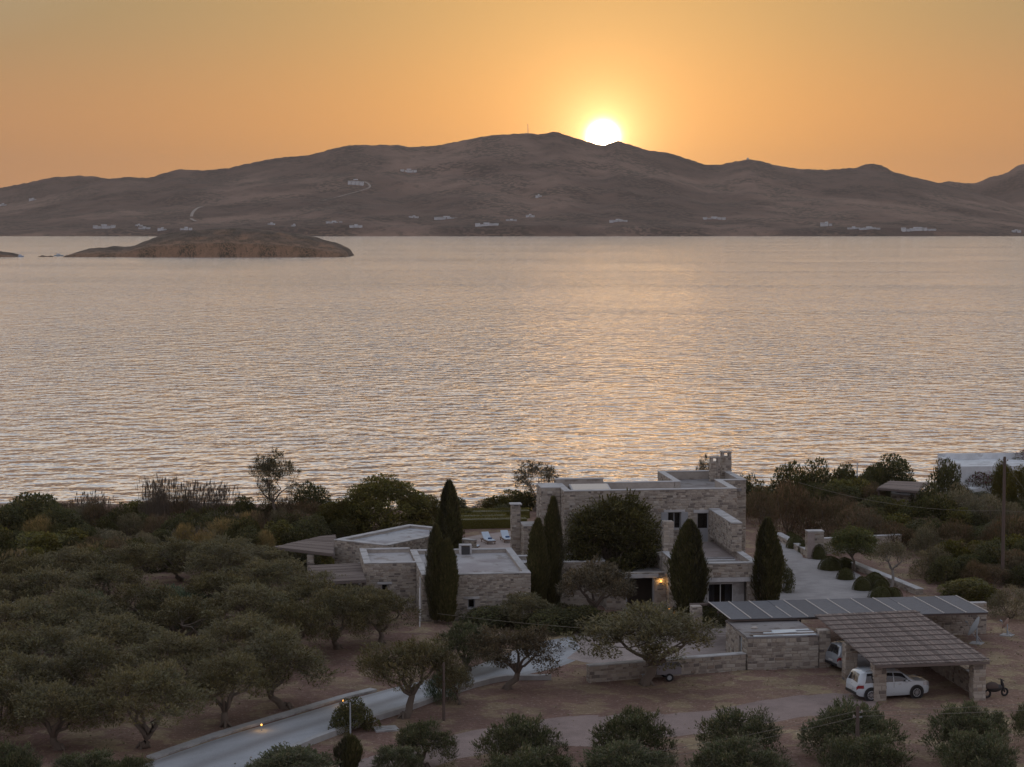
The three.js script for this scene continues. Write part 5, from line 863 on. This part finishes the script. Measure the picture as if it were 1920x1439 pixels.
{ const g = thing('hilltop_chapel', 'tiny chapel on the round hilltop right of the sun', 'chapel', [(1400 - 960) / LENS * 6490, farHill.height(1400, 6490) - 1, -6490]); part('nave', boxAt(-3.5, 3.5, -1, 6, -4, 4), limewash, g); part('dome', new THREE.SphereGeometry(2.6, 14, 8, 0, 6.283, 0, 1.6).translate(0, 6, 0), limewash, g); }
function farRoad(label, pts, w) { const P = pts.map(([a, b]) => farHill.meet(a, b).add(V(0, 1.2, 0))), c = new THREE.CatmullRomCurve3(P), n = 40, pos = [], idx = []; c.getPoints(n).forEach((p, k) => { pos.push(p.x - w / 2, p.y, p.z, p.x + w / 2, p.y + 0.3, p.z - w * 0.9); if (k) idx.push(k * 2 - 2, k * 2 - 1, k * 2, k * 2 - 1, k * 2 + 1, k * 2); }); const g = new THREE.BufferGeometry(); g.setAttribute('position', new THREE.Float32BufferAttribute(pos, 3)); g.setIndex(idx); g.computeVertexNormals(); const m = structure('road', g, std(C(0.34, 0.3, 0.26), 1, { side: THREE.DoubleSide }), label); return m; }
farRoad('pale track curling up the far slope above the islet', [[395, 386], [378, 389], [366, 396], [361, 404], [360, 411], [368, 416]], 7);
farRoad('pale track climbing to the villa on the far slope', [[570, 382], [610, 376], [650, 366], [680, 358], [694, 352], [692, 346], [684, 342]], 6);
// two boats by the reef
function boat(label, px, py, Lb, turn, mat) { const p = onLevel(px, py, 0), g = thing('small_boat', label, 'boat', [p.x, 0, p.z], turn, 'boats by the islet'), s = new THREE.Shape(); s.moveTo(-Lb / 2, 0.9); s.lineTo(-Lb / 2 + 0.4, -0.3); s.lineTo(Lb / 2 - 1.4, -0.3); s.lineTo(Lb / 2, 1.15); s.closePath(); const e = new THREE.ExtrudeGeometry(s, { depth: Lb * 0.26, bevelEnabled: true, bevelSize: 0.15, bevelThickness: 0.5, bevelSegments: 2 }); e.translate(0, 0, -Lb * 0.13); part('hull', e, mat, g); part('cabin', softBox(-Lb * 0.25, Lb * 0.15, 0.95, 2.4, -Lb * 0.09, Lb * 0.09, 0.15), limewash, g); part('windscreen', boxAt(Lb * 0.15, Lb * 0.155, 1.5, 2.2, -Lb * 0.08, Lb * 0.08), farGlass, g); part('mast', post(-Lb * 0.1, 0, 2.4, 4.6, 0.07), galv, g); }
boat('small blue-grey boat moored off the left rocky point', 38, 482, 7, 0.1, std(C(0.3, 0.36, 0.45), 0.5)); boat('small work boat moored behind the reef rocks', 110, 480.5, 9.5, 0.15, std(C(0.25, 0.3, 0.32), 0.5));
// ------------------------------------------------------------------ trees and shrubs, each where it grows
const kinds = {
  olive: [1, 2, 3, 4, 5, 6].map((k) => ({ H: 4.05, R: 2.5, geo: makeTree(1000 + k * 13, { H: 4, R: 2.1, stems: 4 + k % 3, fork: 0.14 + 0.03 * (k % 4), clumps: 27, per: 300, size: 0.56, leaf: OLIVE, low: 0.30, flat: 0.5, gap: 0.08 }) })),
  openOlive: [1, 2, 3].map((k) => ({ H: 4.0, R: 2.6, geo: makeTree(1200 + k * 17, { H: 4, R: 2.25, stems: 5, fork: 0.26, clumps: 34, per: 270, size: 0.54, leaf: k === 2 ? ORANGEY : OLIVE, low: 0.44, gap: 0.08 }) })),
  bushyOlive: [1, 2, 3].map((k) => ({ H: 3.1, R: 2.3, geo: makeTree(1300 + k * 19, { H: 3, R: 2.0, stems: 5, fork: 0.12, clumps: 34, per: 260, size: 0.5, leaf: { ...OLIVE, col: [0.125, 0.14, 0.062] }, low: 0.16, gap: 0.14, shoots: 9, flat: 0.5 }) })),
  dark: [1, 2, 3, 4].map((k) => ({ H: 2.05, R: 1.75, geo: makeShrub(1400 + k * 7, { leaf: DARK, clumps: 24, per: 280 }) })),
  green: [1, 2, 3].map((k) => ({ H: 2.05, R: 1.75, geo: makeShrub(1500 + k * 7, { leaf: GREEN, clumps: 22, per: 230 }) })),
  grey: [1, 2].map((k) => ({ H: 2.05, R: 1.75, geo: makeShrub(1600 + k * 7, { leaf: GREY, clumps: 22, per: 300, spiky: 60 }) })),
  bluish: [1, 2].map((k) => ({ H: 2.05, R: 1.75, geo: makeShrub(1650 + k * 7, { leaf: BLUISH, clumps: 22, per: 320, spiky: 160 }) })),
  brown: [1, 2, 3].map((k) => ({ H: 2.05, R: 1.75, geo: makeShrub(1700 + k * 7, { leaf: BROWN, clumps: 20, per: 230, spiky: 240 }) })),
  straw: [1, 2].map((k) => ({ H: 2.05, R: 1.75, geo: makeShrub(1800 + k * 7, { leaf: STRAW, clumps: 18, per: 200, spiky: 320 }) })),
};
let turnSeed = 1;
function grow(kind, v, name, label, category, px, py, wide, topRow, group, stretch = 1) {   // foot at (px, py); crown as wide and as high as surveyed
  const p = onLevel(px, py), D = -p.z, y = groundY(p.x, D), K = kinds[kind][Math.abs(Math.round(v)) % kinds[kind].length], w = wide * D / LENS / (2 * K.R), h = Math.max(0.5, heightAt(topRow, D) - y) / K.H;
  return plant(name, K.geo, label, category, [p.x, y, p.z], hash2(turnSeed++, 5) * 6.283, [w, h, w * stretch], group);
}
const ORD = ['first', 'second', 'third', 'fourth', 'fifth', 'sixth', 'seventh', 'eighth', 'ninth', 'tenth'];
const NTH = [...ORD, 'eleventh', 'twelfth', 'thirteenth', 'fourteenth', 'fifteenth', 'sixteenth', 'seventeenth', 'eighteenth', 'nineteenth', 'twentieth', 'twenty-first', 'twenty-second', 'twenty-third', 'twenty-fourth', 'twenty-fifth', 'twenty-sixth', 'twenty-seventh', 'twenty-eighth', 'twenty-ninth', 'thirtieth'];
const GROVE = [
  [[-8, 1398, 210, 1270], [112, 1406, 220, 1270], [268, 1403, 235, 1248], [423, 1364, 215, 1222], [538, 1329, 225, 1190]],
  [[48, 1345, 220, 1222], [190, 1338, 225, 1205], [330, 1304, 215, 1184], [452, 1268, 205, 1158], [560, 1240, 170, 1128], [634, 1217, 165, 1112], [716, 1208, 150, 1108]],
  [[-10, 1300, 200, 1180], [98, 1288, 220, 1170], [226, 1258, 210, 1146], [345, 1228, 200, 1118], [468, 1200, 190, 1092], [580, 1184, 170, 1086], [690, 1170, 140, 1094]],
  [[36, 1236, 200, 1125], [150, 1216, 195, 1106], [268, 1194, 180, 1100], [395, 1168, 185, 1068], [508, 1146, 170, 1050], [610, 1150, 140, 1072]],
  [[-6, 1180, 190, 1078], [92, 1166, 185, 1066], [196, 1150, 175, 1058], [412, 1118, 165, 1026], [500, 1100, 150, 1024]],
  [[40, 1128, 165, 1040], [140, 1112, 160, 1026], [246, 1104, 160, 1018], [340, 1090, 155, 1010], [440, 1078, 140, 1004]],
];
GROVE.forEach((row, r) => row.forEach(([px, py, w, t], k) => grow('olive', r * 5 + k * 7 + (k >> 1), 'olive_tree', `olive tree in the grove, ${ORD[r]} row back from the driveway, ${ORD[k]} from its left end`, 'olive tree', px, py, w, t, 'olive trees of the left grove')));
grow('bluish', 0, 'shrub', 'blue-green feathery bush in a gap of the grove', 'shrub', 335, 1180, 180, 1103); grow('bluish', 1, 'shrub', 'smaller blue-green bush left of the feathery one', 'shrub', 165, 1178, 110, 1110);
// trees by the drive and the house
grow('openOlive', 0, 'olive_tree', 'open-crowned olive leaning over the middle of the driveway', 'olive tree', 757, 1347, 215, 1205, null);
grow('openOlive', 1, 'olive_tree', 'rust-tinged olive at the upper bend of the driveway', 'olive tree', 951, 1293, 190, 1180, null);
grow('bushyOlive', 0, 'olive_tree', 'leafy olive behind the bend of the driveway', 'olive tree', 878, 1258, 130, 1166, null);
grow('openOlive', 2, 'olive_tree', 'large spreading olive with several trunks before the low retaining wall', 'olive tree', 1212, 1285, 285, 1146, null);
grow('openOlive', 1, 'olive_tree', 'rust-brown tree in front of the gateway wall', 'tree', 1118, 1172, 165, 1060, null); grow('olive', 2, 'olive_tree', 'grey olive before the long front wall of the wing', 'olive tree', 985, 1178, 118, 1112, null);
grow('dark', 1, 'shrub', 'dark bushy shrub at the foot of the driveway tree', 'shrub', 660, 1369, 92, 1312); grow('bluish', 1, 'shrub', 'dark bush behind the wooden post by the driveway', 'shrub', 831, 1316, 66, 1252); grow('openOlive', 0, 'olive_tree', 'sapling olive right of the wooden post', 'olive tree', 862, 1322, 66, 1252, null);
for (const [px, py, w, t, label] of [[1092, 1182, 120, 1138, 'dark low shrub left of the rust-brown tree'], [1030, 1185, 110, 1142, 'dark low shrub under the grey olive'], [930, 1172, 120, 1136, 'dark low shrub before the small window of the wing'], [868, 1160, 80, 1128, 'dark low shrub at the foot of the front cypresses'], [1155, 1180, 80, 1148, 'dark low shrub right of the rust-brown tree'], [1300, 1160, 100, 1128, 'leafy shrub at the foot of the cypress before the terrace'], [1340, 1172, 70, 1142, 'small shrub by the corner pillar of the long pergola'], [1470, 1110, 44, 1056, 'dark shrub beside the right cypress'], [1062, 1172, 90, 1132, 'dark shrub behind the grey olive']]) grow('dark', px, 'shrub', label, 'shrub', px, py, w, t);
// row of olives along the bottom edge
[[548, 1462, 165, 1402], [745, 1462, 110, 1395], [800, 1440, 130, 1352], [978, 1450, 170, 1344], [1188, 1440, 165, 1330], [1180, 1490, 190, 1392], [1388, 1440, 170, 1326], [1390, 1492, 200, 1385], [1598, 1430, 185, 1316], [1615, 1490, 190, 1372], [1822, 1430, 165, 1318], [1830, 1490, 175, 1370], [1935, 1400, 80, 1316], [990, 1500, 190, 1400], [160, 1490, 150, 1405], [250, 1500, 120, 1420], [20, 1500, 140, 1392]].sort((p, q) => p[0] - q[0]).forEach(([px, py, w, t], k) => grow('bushyOlive', k, 'olive_tree', `low bushy olive along the bottom edge, ${NTH[k]} from the left`, 'olive tree', px, py, w, t, 'low olives along the bottom edge'));
// cypresses
{
  const cyp = [[842, 1101, 905, 40, 'tallest cypress, behind the roof of the long wing'], [817, 1169, 988, 34, 'left of the two front cypresses before the wing'], [839, 1172, 1016, 32, 'right of the two front cypresses before the wing'], [1009, 1152, 976, 33, 'shorter cypress beside the big courtyard tree'], [1038, 1146, 935, 34, 'taller cypress pressed against the big courtyard tree'], [1292, 1166, 979, 56, 'broad cypress in front of the upper terrace'], [1438, 1160, 975, 43, 'cypress at the right corner of the villa'], [654, 1452, 1384, 40, 'small dark cypress at the bottom edge by the slim pole']];
  cyp.forEach(([px, py, top, w, label], k) => { const p = onLevel(px, py), D = -p.z, H = heightAt(top, D) - GROUND, R = w * D / LENS / 2; plant('cypress', makeCypress(2000 + k, H, R * 1.08), label, 'cypress', [p.x, GROUND, p.z], k, [1, 1, 1], 'cypresses'); });
}
// the big courtyard tree and the other single trees
{
  const big = makeTree(3001, { H: 7.4, R: 3.3, stems: 6, fork: 0.16, clumps: 95, per: 330, size: 0.78, leaf: { ...GREEN, col: [0.115, 0.105, 0.03], alt: [0.17, 0.145, 0.04] }, low: 0.22, gap: 0.02, r0: 0.28 }), c = hy(-2.4, 9.2, 0);
  plant('courtyard_tree', big, 'big dense dark tree in the courtyard before the upper storey', 'tree', [c.x, GROUND, c.z], 1.1, [1.2, 1.03, 1.05]);
  const fig = makeShrub(3011, { H: 4.9, R: 3.3, clumps: 78, per: 330, size: 0.82, leaf: GREEN, spiky: 120 });
  const p = onLevel(722, 996); plant('broadleaf_tree', fig, 'broad green tree behind the corner-on pavilion', 'tree', [p.x, GROUND, p.z], 0.4, [1.3, 1.0, 1]);
  const q = onLevel(640, 1000); plant('broadleaf_tree', fig, 'lower green tree left of the broad one', 'tree', [q.x, GROUND, q.z], 2.4, [0.7, 0.62, 0.8]);
  const q2 = onLevel(800, 990); plant('broadleaf_tree', fig, 'lower green tree right of the broad one, by the tallest cypress', 'tree', [q2.x, GROUND, q2.z], 3.4, [0.5, 0.62, 0.7]);
  const gum = makeTree(3021, { H: 7, R: 2.4, stems: 5, fork: 0.35, clumps: 40, per: 190, size: 0.5, leaf: { ...OLIVE, len: 0.22, col: [0.12, 0.1, 0.045], up: -0.1 }, low: 0.42, gap: 0.22, r0: 0.13, flat: 0.5 }), e = onLevel(514, 992);
  plant('gum_tree', gum, 'tall sparse tree leaning over the water on the left', 'tree', [e.x, GROUND, e.z], 0.9, [1.0, (heightAt(846, -e.z) - GROUND) / 7.05, 1]);
  const coast = makeTree(3031, { H: 4, R: 2.6, stems: 5, fork: 0.25, clumps: 30, per: 110, size: 0.46, leaf: { ...ORANGEY, col: [0.11, 0.09, 0.045] }, low: 0.4, gap: 0.15, r0: 0.1 }), s = onLevel(1002, 958); plant('coastal_tree', coast, 'small open tree against the water left of the villa', 'tree', [s.x, groundY(s.x, -s.z), s.z], 0.2, [1.0, (heightAt(866, -s.z) - groundY(s.x, -s.z)) / 4.0, 1]);
  const ball = makeTree(3041, { H: 4, R: 2.0, stems: 5, fork: 0.3, clumps: 46, per: 300, size: 0.55, leaf: { ...GREEN, len: 0.13, wid: 0.07, col: [0.125, 0.14, 0.04] }, low: 0.36, gap: 0, r0: 0.1 }), b = onLevel(1604, 1072); plant('round_tree', ball, 'round-headed green tree in the gravel court', 'tree', [b.x, GROUND, b.z], 0, [0.9, (heightAt(990, -b.z) - GROUND) / 4, 0.9]);
  const pale = makeTree(3051, { H: 4, R: 1.6, stems: 4, fork: 0.4, clumps: 22, per: 150, size: 0.5, leaf: GREY, low: 0.5, gap: 0.08, r0: 0.12 }), d = onLevel(1668, 1110); plant('pale_tree', pale, 'grey-barked small tree with a thin grey-green crown by the court', 'tree', [d.x, GROUND, d.z], 0.5, [0.85, (heightAt(1014, -d.z) - GROUND) / 4, 0.85], undefined, paleBark);
  const bou = makeShrub(3061, { H: 2, R: 1.6, clumps: 18, per: 170, leaf: { ...DARK, alt: [0.16, 0.02, 0.06], altShare: 0.35 } }), f = onLevel(1908, 900); plant('bougainvillea', bou, 'purple-flowering shrub above the whitewashed house', 'shrub', [f.x, GROUND + 1.6, f.z + 6], 0, [1.3, 1.2, 1.2]); 
  const f2 = onLevel(1838, 926); plant('bougainvillea', bou, 'dark flowering shrub before the whitewashed house', 'shrub', [f2.x, GROUND, f2.z + 2.2], 2, [1.6, 1.25, 1.2]); const yg = onLevel(1880, 950); plant('broadleaf_tree', fig, 'yellow-green leafy tree by the tall utility pole', 'tree', [yg.x, GROUND, yg.z], 1, [0.36, 0.92, 0.36]); const yg2 = onLevel(1915, 962); plant('broadleaf_tree', fig, 'green leafy tree at the right edge below the whitewashed house', 'tree', [yg2.x, GROUND, yg2.z], 2, [0.5, 0.9, 0.5]);
  const ch = onLevel(1322, 905); plant('coastal_tree', coast, 'leafy treetop showing behind the roof chimneys', 'tree', [ch.x, groundY(ch.x, -ch.z), ch.z], 1.2, [0.6, (heightAt(858, -ch.z) - groundY(ch.x, -ch.z)) / 4.0, 0.6]);
}
// clipped shrubs of the court
{
  const t = [makeTopiary(4001, 1.0, 1.0), makeTopiary(4002, 1.0, 1.0), makeTopiary(4003, 1.0, 1.0)];
  [[1558, 1068, 48, 1044, 'first clipped dome, nearest the gate pillar'], [1584, 1064, 40, 1046, 'clipped dome behind the first one'], [1586, 1086, 36, 1066, 'clipped dome alone at the edge of the gravel'], [1618, 1106, 40, 1082, 'clipped dome in the middle cluster, on the gravel'], [1640, 1098, 42, 1074, 'clipped dome in the middle cluster, at the back'], [1652, 1106, 36, 1084, 'clipped dome beside the pale trunk'], [1652, 1121, 48, 1098, 'widest clipped dome in the front cluster'], [1676, 1120, 34, 1102, 'low clipped dome right in the front cluster'], [1536, 1048, 32, 1022, 'clipped dome against the gate pillar'], [1492, 1028, 36, 1004, 'clipped dome beyond the gate pillar'], [1508, 1036, 24, 1014, 'narrow clipped dome behind the gate pillar'], [1482, 1014, 26, 998, 'clipped dome at the far end of the drive']].forEach(([px, py, w, top, label], k) => { const p = onLevel(px, py), D = -p.z, s = w * D / LENS / 2; plant('clipped_shrub', t[k % 3], label, 'shrub', [p.x, GROUND, p.z], k * 1.3, [s, heightAt(top, D) - GROUND, s], 'clipped shrubs of the court'); });
}
// hedges behind the patio
[[915, 990, 150, 976, 'clipped hedge nearest the loungers'], [930, 972, 130, 961, 'second clipped hedge behind the loungers'], [905, 981, 90, 970, 'loose low hedge between the two clipped ones']].forEach(([px, py, w, top, label], k) => { const p = onLevel(px, py), D = -p.z, l = w * D / LENS, H = heightAt(top, D) - GROUND + 0.25; plant('hedge', makeHedge(4100 + k, l, Math.max(0.7, H), 1.3, GREEN), label, 'hedge', [p.x, GROUND, p.z], 0.14, [1, 1, 1], 'hedges behind the patio'); });
// reeds on the left skyline and dry clumps
{
  const reeds = [makeReeds(4201, 1.3, 2.2, 110), makeReeds(4202, 1.3, 2.2, 110)], dry = [makeReeds(4203, 1.2, 1.7, 120, [0.26, 0.2, 0.1]), makeReeds(4204, 1.2, 1.7, 120, [0.2, 0.17, 0.13])];
  [[300, 890], [325, 897], [352, 900], [378, 902], [400, 903], [422, 908], [285, 900], [160, 925], [185, 928]].sort((p, q) => p[0] - q[0]).forEach(([px, top], k) => { const p = onLevel(px, 985), D = -p.z; plant('reed_clump', reeds[k % 2], `clump of dry reeds on the left skyline, ${ORD[k]} from the left`, 'reeds', [p.x, groundY(p.x, D) - 0.02, p.z + rr(-1, 1)], k, [1, (heightAt(top, D) - GROUND) / 2.4, 1], 'reeds on the left skyline'); });
  [[392, 1010, 975], [420, 1004, 962], [452, 1000, 958], [360, 1030, 990], [200, 1062, 1030], [165, 1060, 1015], [240, 1050, 1010], [22, 1072, 1030], [60, 1072, 1035], [560, 1000, 965]].sort((p, q) => p[0] - q[0]).forEach(([px, py, top], k) => { const p = onLevel(px, py), D = -p.z; plant('dry_grass_clump', dry[k % 2], `clump of dry tall grass among the left scrub, ${ORD[k]} from the left`, 'grass', [p.x, groundY(p.x, D) - 0.02, p.z], k * 2, [1.2, (heightAt(top, D) - GROUND) / 1.9, 1.2], 'dry grass clumps in the scrub'); });
}
// scrub on both sides: individual bushes
const leftCrest = [[-60, 922], [0, 928], [60, 923], [100, 926], [130, 934], [200, 940], [260, 932], [300, 916], [400, 922], [440, 926], [470, 936], [540, 925], [570, 908], [610, 912], [640, 925]];
const rightCrest = [[1385, 905], [1420, 886], [1450, 866], [1490, 860], [1560, 866], [1600, 868], [1630, 854], [1690, 852], [1725, 872], [1750, 868], [1775, 862], [1800, 905], [1830, 915], [1870, 918], [1920, 925], [1980, 925]];
const SCRUB = { dark: 'dark evergreen', green: 'leafy green', grey: 'grey-green', brown: 'brown twiggy', straw: 'yellowed', bluish: 'blue-green' };
function scrub(where, group, spots) {   // told apart by kind, by band (towards the water, middle, towards the house) and by order along the band
  const rows = spots.map((s) => s[2]).sort((a, b) => a - b), cut = [rows[Math.floor(rows.length / 3)], rows[Math.floor(rows.length * 2 / 3)]], band = (s) => s[2] < cut[0] ? 'shore side' : s[2] < cut[1] ? 'middle band' : 'house side', count = {};
  spots.map((s, k) => [s, k]).sort((a, b) => a[0][1] - b[0][1]).forEach(([s, k]) => { const key = s[0] + (spots.length > 20 ? band(s) : ''), n = count[key] = (count[key] ?? -1) + 1, [kind, px, py, w, top] = s; grow(kind, k * 3 + (px | 0), 'shrub', `${SCRUB[kind]} bush ${where}, ${spots.length > 20 ? band(s) + ', ' : ''}${NTH[n]} such from left`, 'shrub', px, py, w, top, `${SCRUB[kind]} bushes ${group}`); });
}
reseed(5000);
{
  const spots = [];
  // the big dark domes at the left edge
  spots.push(['dark', 60, 1010, 130, 925], ['dark', 5, 1018, 110, 948], ['dark', 110, 1020, 110, 950], ['dark', -10, 1060, 90, 988], ['green', 75, 1052, 130, 1000], ['dark', 585, 985, 90, 906], ['brown', 540, 985, 90, 930], ['brown', 560, 1010, 90, 958], ['brown', 580, 995, 90, 940], ['straw', 425, 1022, 100, 975], ['straw', 468, 1010, 60, 962], ['green', 130, 1040, 100, 990]);
  for (let row = 0; row < 6; row++) for (let px = -30; px < 640; px += 40) {
    const x = px + rr(-18, 18) + (row % 2) * 20, base = 982 + row * 17 + rr(-7, 7); if (x > 590 && base > 1000) continue; if (x > 500 && base > 1035) continue;
    const c = polyAt(leftCrest, x), r = rnd(), kind = r < 0.40 ? 'dark' : r < 0.56 ? 'green' : r < 0.70 ? 'grey' : r < 0.90 ? 'brown' : 'straw';
    spots.push([kind, x, base, rr(48, 88), Math.max(c + rr(0, 9), base - rr(34, 58))]);
  }
  scrub('in the left scrub', 'of the left scrub', spots);
}
{
  const spots = [['dark', 1480, 945, 90, 868], ['dark', 1530, 940, 100, 868], ['dark', 1585, 940, 80, 872], ['dark', 1670, 940, 110, 853], ['dark', 1640, 945, 70, 872], ['dark', 1772, 955, 80, 862], ['dark', 1400, 950, 60, 890], ['grey', 1800, 990, 120, 912], ['grey', 1850, 1000, 130, 925], ['brown', 1430, 985, 90, 915], ['brown', 1480, 1000, 110, 905], ['green', 1590, 960, 110, 898], ['brown', 1560, 1008, 120, 935], ['brown', 1610, 1018, 120, 945], ['brown', 1520, 1003, 110, 930], ['dark', 1740, 975, 70, 910], ['dark', 1760, 1000, 100, 930], ['dark', 1645, 985, 90, 930], ['brown', 1895, 1040, 120, 962], ['grey', 1905, 1085, 90, 1042], ['grey', 1895, 1160, 110, 1098], ['green', 1815, 1118, 100, 1086], ['green', 1850, 1130, 80, 1098]];
  for (let row = 0; row < 9; row++) for (let px = 1640; px < 1960; px += 46) {
    const x = px + rr(-16, 16) + (row % 2) * 22, base = 985 + row * 14 + rr(-6, 6); if (base > 1030 && x < 1700 + (base - 1030) * 0.9) continue;
    const r = rnd(), kind = r < 0.46 ? 'dark' : r < 0.66 ? 'green' : r < 0.80 ? 'grey' : 'brown'; spots.push([kind, x, base, rr(60, 105), base - rr(36, 62)]);
  }
  for (let k = 0; k < 16; k++) { const x = rr(1390, 1640), base = rr(930, 985), c = polyAt(rightCrest, x); spots.push([rnd() < 0.5 ? 'dark' : 'brown', x, base, rr(50, 90), Math.max(c + rr(0, 8), base - rr(35, 60))]); }
  for (let k = 0; k < 14; k++) { const x = rr(1640, 1960), base = rr(930, 975), c = polyAt(rightCrest, x); spots.push(['dark', x, base, rr(50, 85), Math.max(c + rr(2, 12), base - rr(30, 50))]); }
  scrub('in the right scrub', 'of the right scrub', spots);
}
{
  const spots = [['green', 935, 955, 70, 930], ['green', 965, 952, 80, 922], ['dark', 990, 952, 60, 920], ['dark', 950, 968, 70, 946], ['dark', 1030, 956, 70, 915], ['dark', 860, 950, 40, 934], ['brown', 905, 948, 40, 936], ['green', 870, 975, 40, 955], ['dark', 640, 1010, 60, 975], ['green', 590, 1060, 80, 1015], ['dark', 560, 1072, 90, 1022], ['green', 610, 1052, 60, 1030], ['dark', 650, 1048, 50, 1028]];
  scrub('on the slope between patio and shore', 'near the patio and pavilion', spots.slice(0, 8)); scrub('around the pergolas left of the wing', 'around the left pergolas', spots.slice(8));
  const p = onLevel(888, 945), D = -p.z; const rock = new THREE.IcosahedronGeometry(0.5, 2); { const a = rock.attributes.position; for (let i = 0; i < a.count; i++) { const k = 0.8 + 0.5 * fbm(a.getX(i) * 3 + 5, a.getY(i) * 3 + a.getZ(i) * 2, 3, 4); a.setXYZ(i, a.getX(i) * k, a.getY(i) * k * 1.7, a.getZ(i) * k); } rock.computeVertexNormals(); }
  const m = single('standing_rock', rock, std(C(0.3, 0.27, 0.25)), 'upright grey rock on the shore edge behind the patio', 'rock'); m.position.set(p.x, groundY(p.x, D) + 0.2, p.z);
}
// dry grass and weeds over the bare soil: too many to count
{
  reseed(6001);
  const L = new Leaves(); for (let k = 0; k < 14; k++) { const a = rnd() * 6.283, d = V(Math.cos(a) * 0.6, 1, Math.sin(a) * 0.6).normalize(), t = rr(0.7, 1.2); L.leaf(rr(-0.05, 0.05), -0.02, rr(-0.05, 0.05), d.x, d.y, d.z, rr(0.1, 0.22), 0.02, [t, t, t]); }
  const geo = L.geometry(), N = 8000, inst = new THREE.InstancedMesh(geo, new THREE.MeshStandardMaterial({ vertexColors: true, roughness: 1, side: THREE.DoubleSide }), N), M = new THREE.Matrix4(), q = new THREE.Quaternion(), col = new THREE.Color(); let n = 0;
  const road = [[180, 1470], [470, 1378], [850, 1275], [1000, 1225], [1240, 1215]];
  while (n < N) {
    const px = rr(-40, 1960), D = rr(100, 215), x = (px - 960) / LENS * D, y = groundY(x, D); if (y < 0.6) continue;
    if (fbm(x / 5, D / 5, 3, 321) < 0.46) { if (rnd() < 0.8) continue; }
    const row = 417 + 27.4 * LENS / D; if (row > 1190 && px < 1250 && Math.abs(row - polyAt(road, px)) < 46) continue; if (row > 1000 && row < 1140 && px > 1450 && px < 1660) continue; if (row > 1140 && row < 1246 && px > 1060 && px < 1400) continue; if (px > 640 && px < 1420 && row > 990 && row < 1165) continue; if (px > 600 && px < 1660 && row > 1300 && row < 1420 && rnd() < 0.85) continue;
    const s = rr(0.4, 0.9); M.compose(V(x, y, -D), q.setFromAxisAngle(V(0, 1, 0), rnd() * 6.283), V(s, s * rr(0.6, 1.2), s)); inst.setMatrixAt(n, M); const g = rnd(); inst.setColorAt(n, g < 0.7 ? col.setRGB(0.36, 0.28, 0.18) : col.setRGB(0.2, 0.19, 0.095)); n++;
  }
  inst.name = 'dry_grass'; shadows(inst); scene.add(inst); tag(inst, 'tufts of dry grass scattered over the soil', 'grass', null, 'stuff');
}
renderer.render(scene, camera);
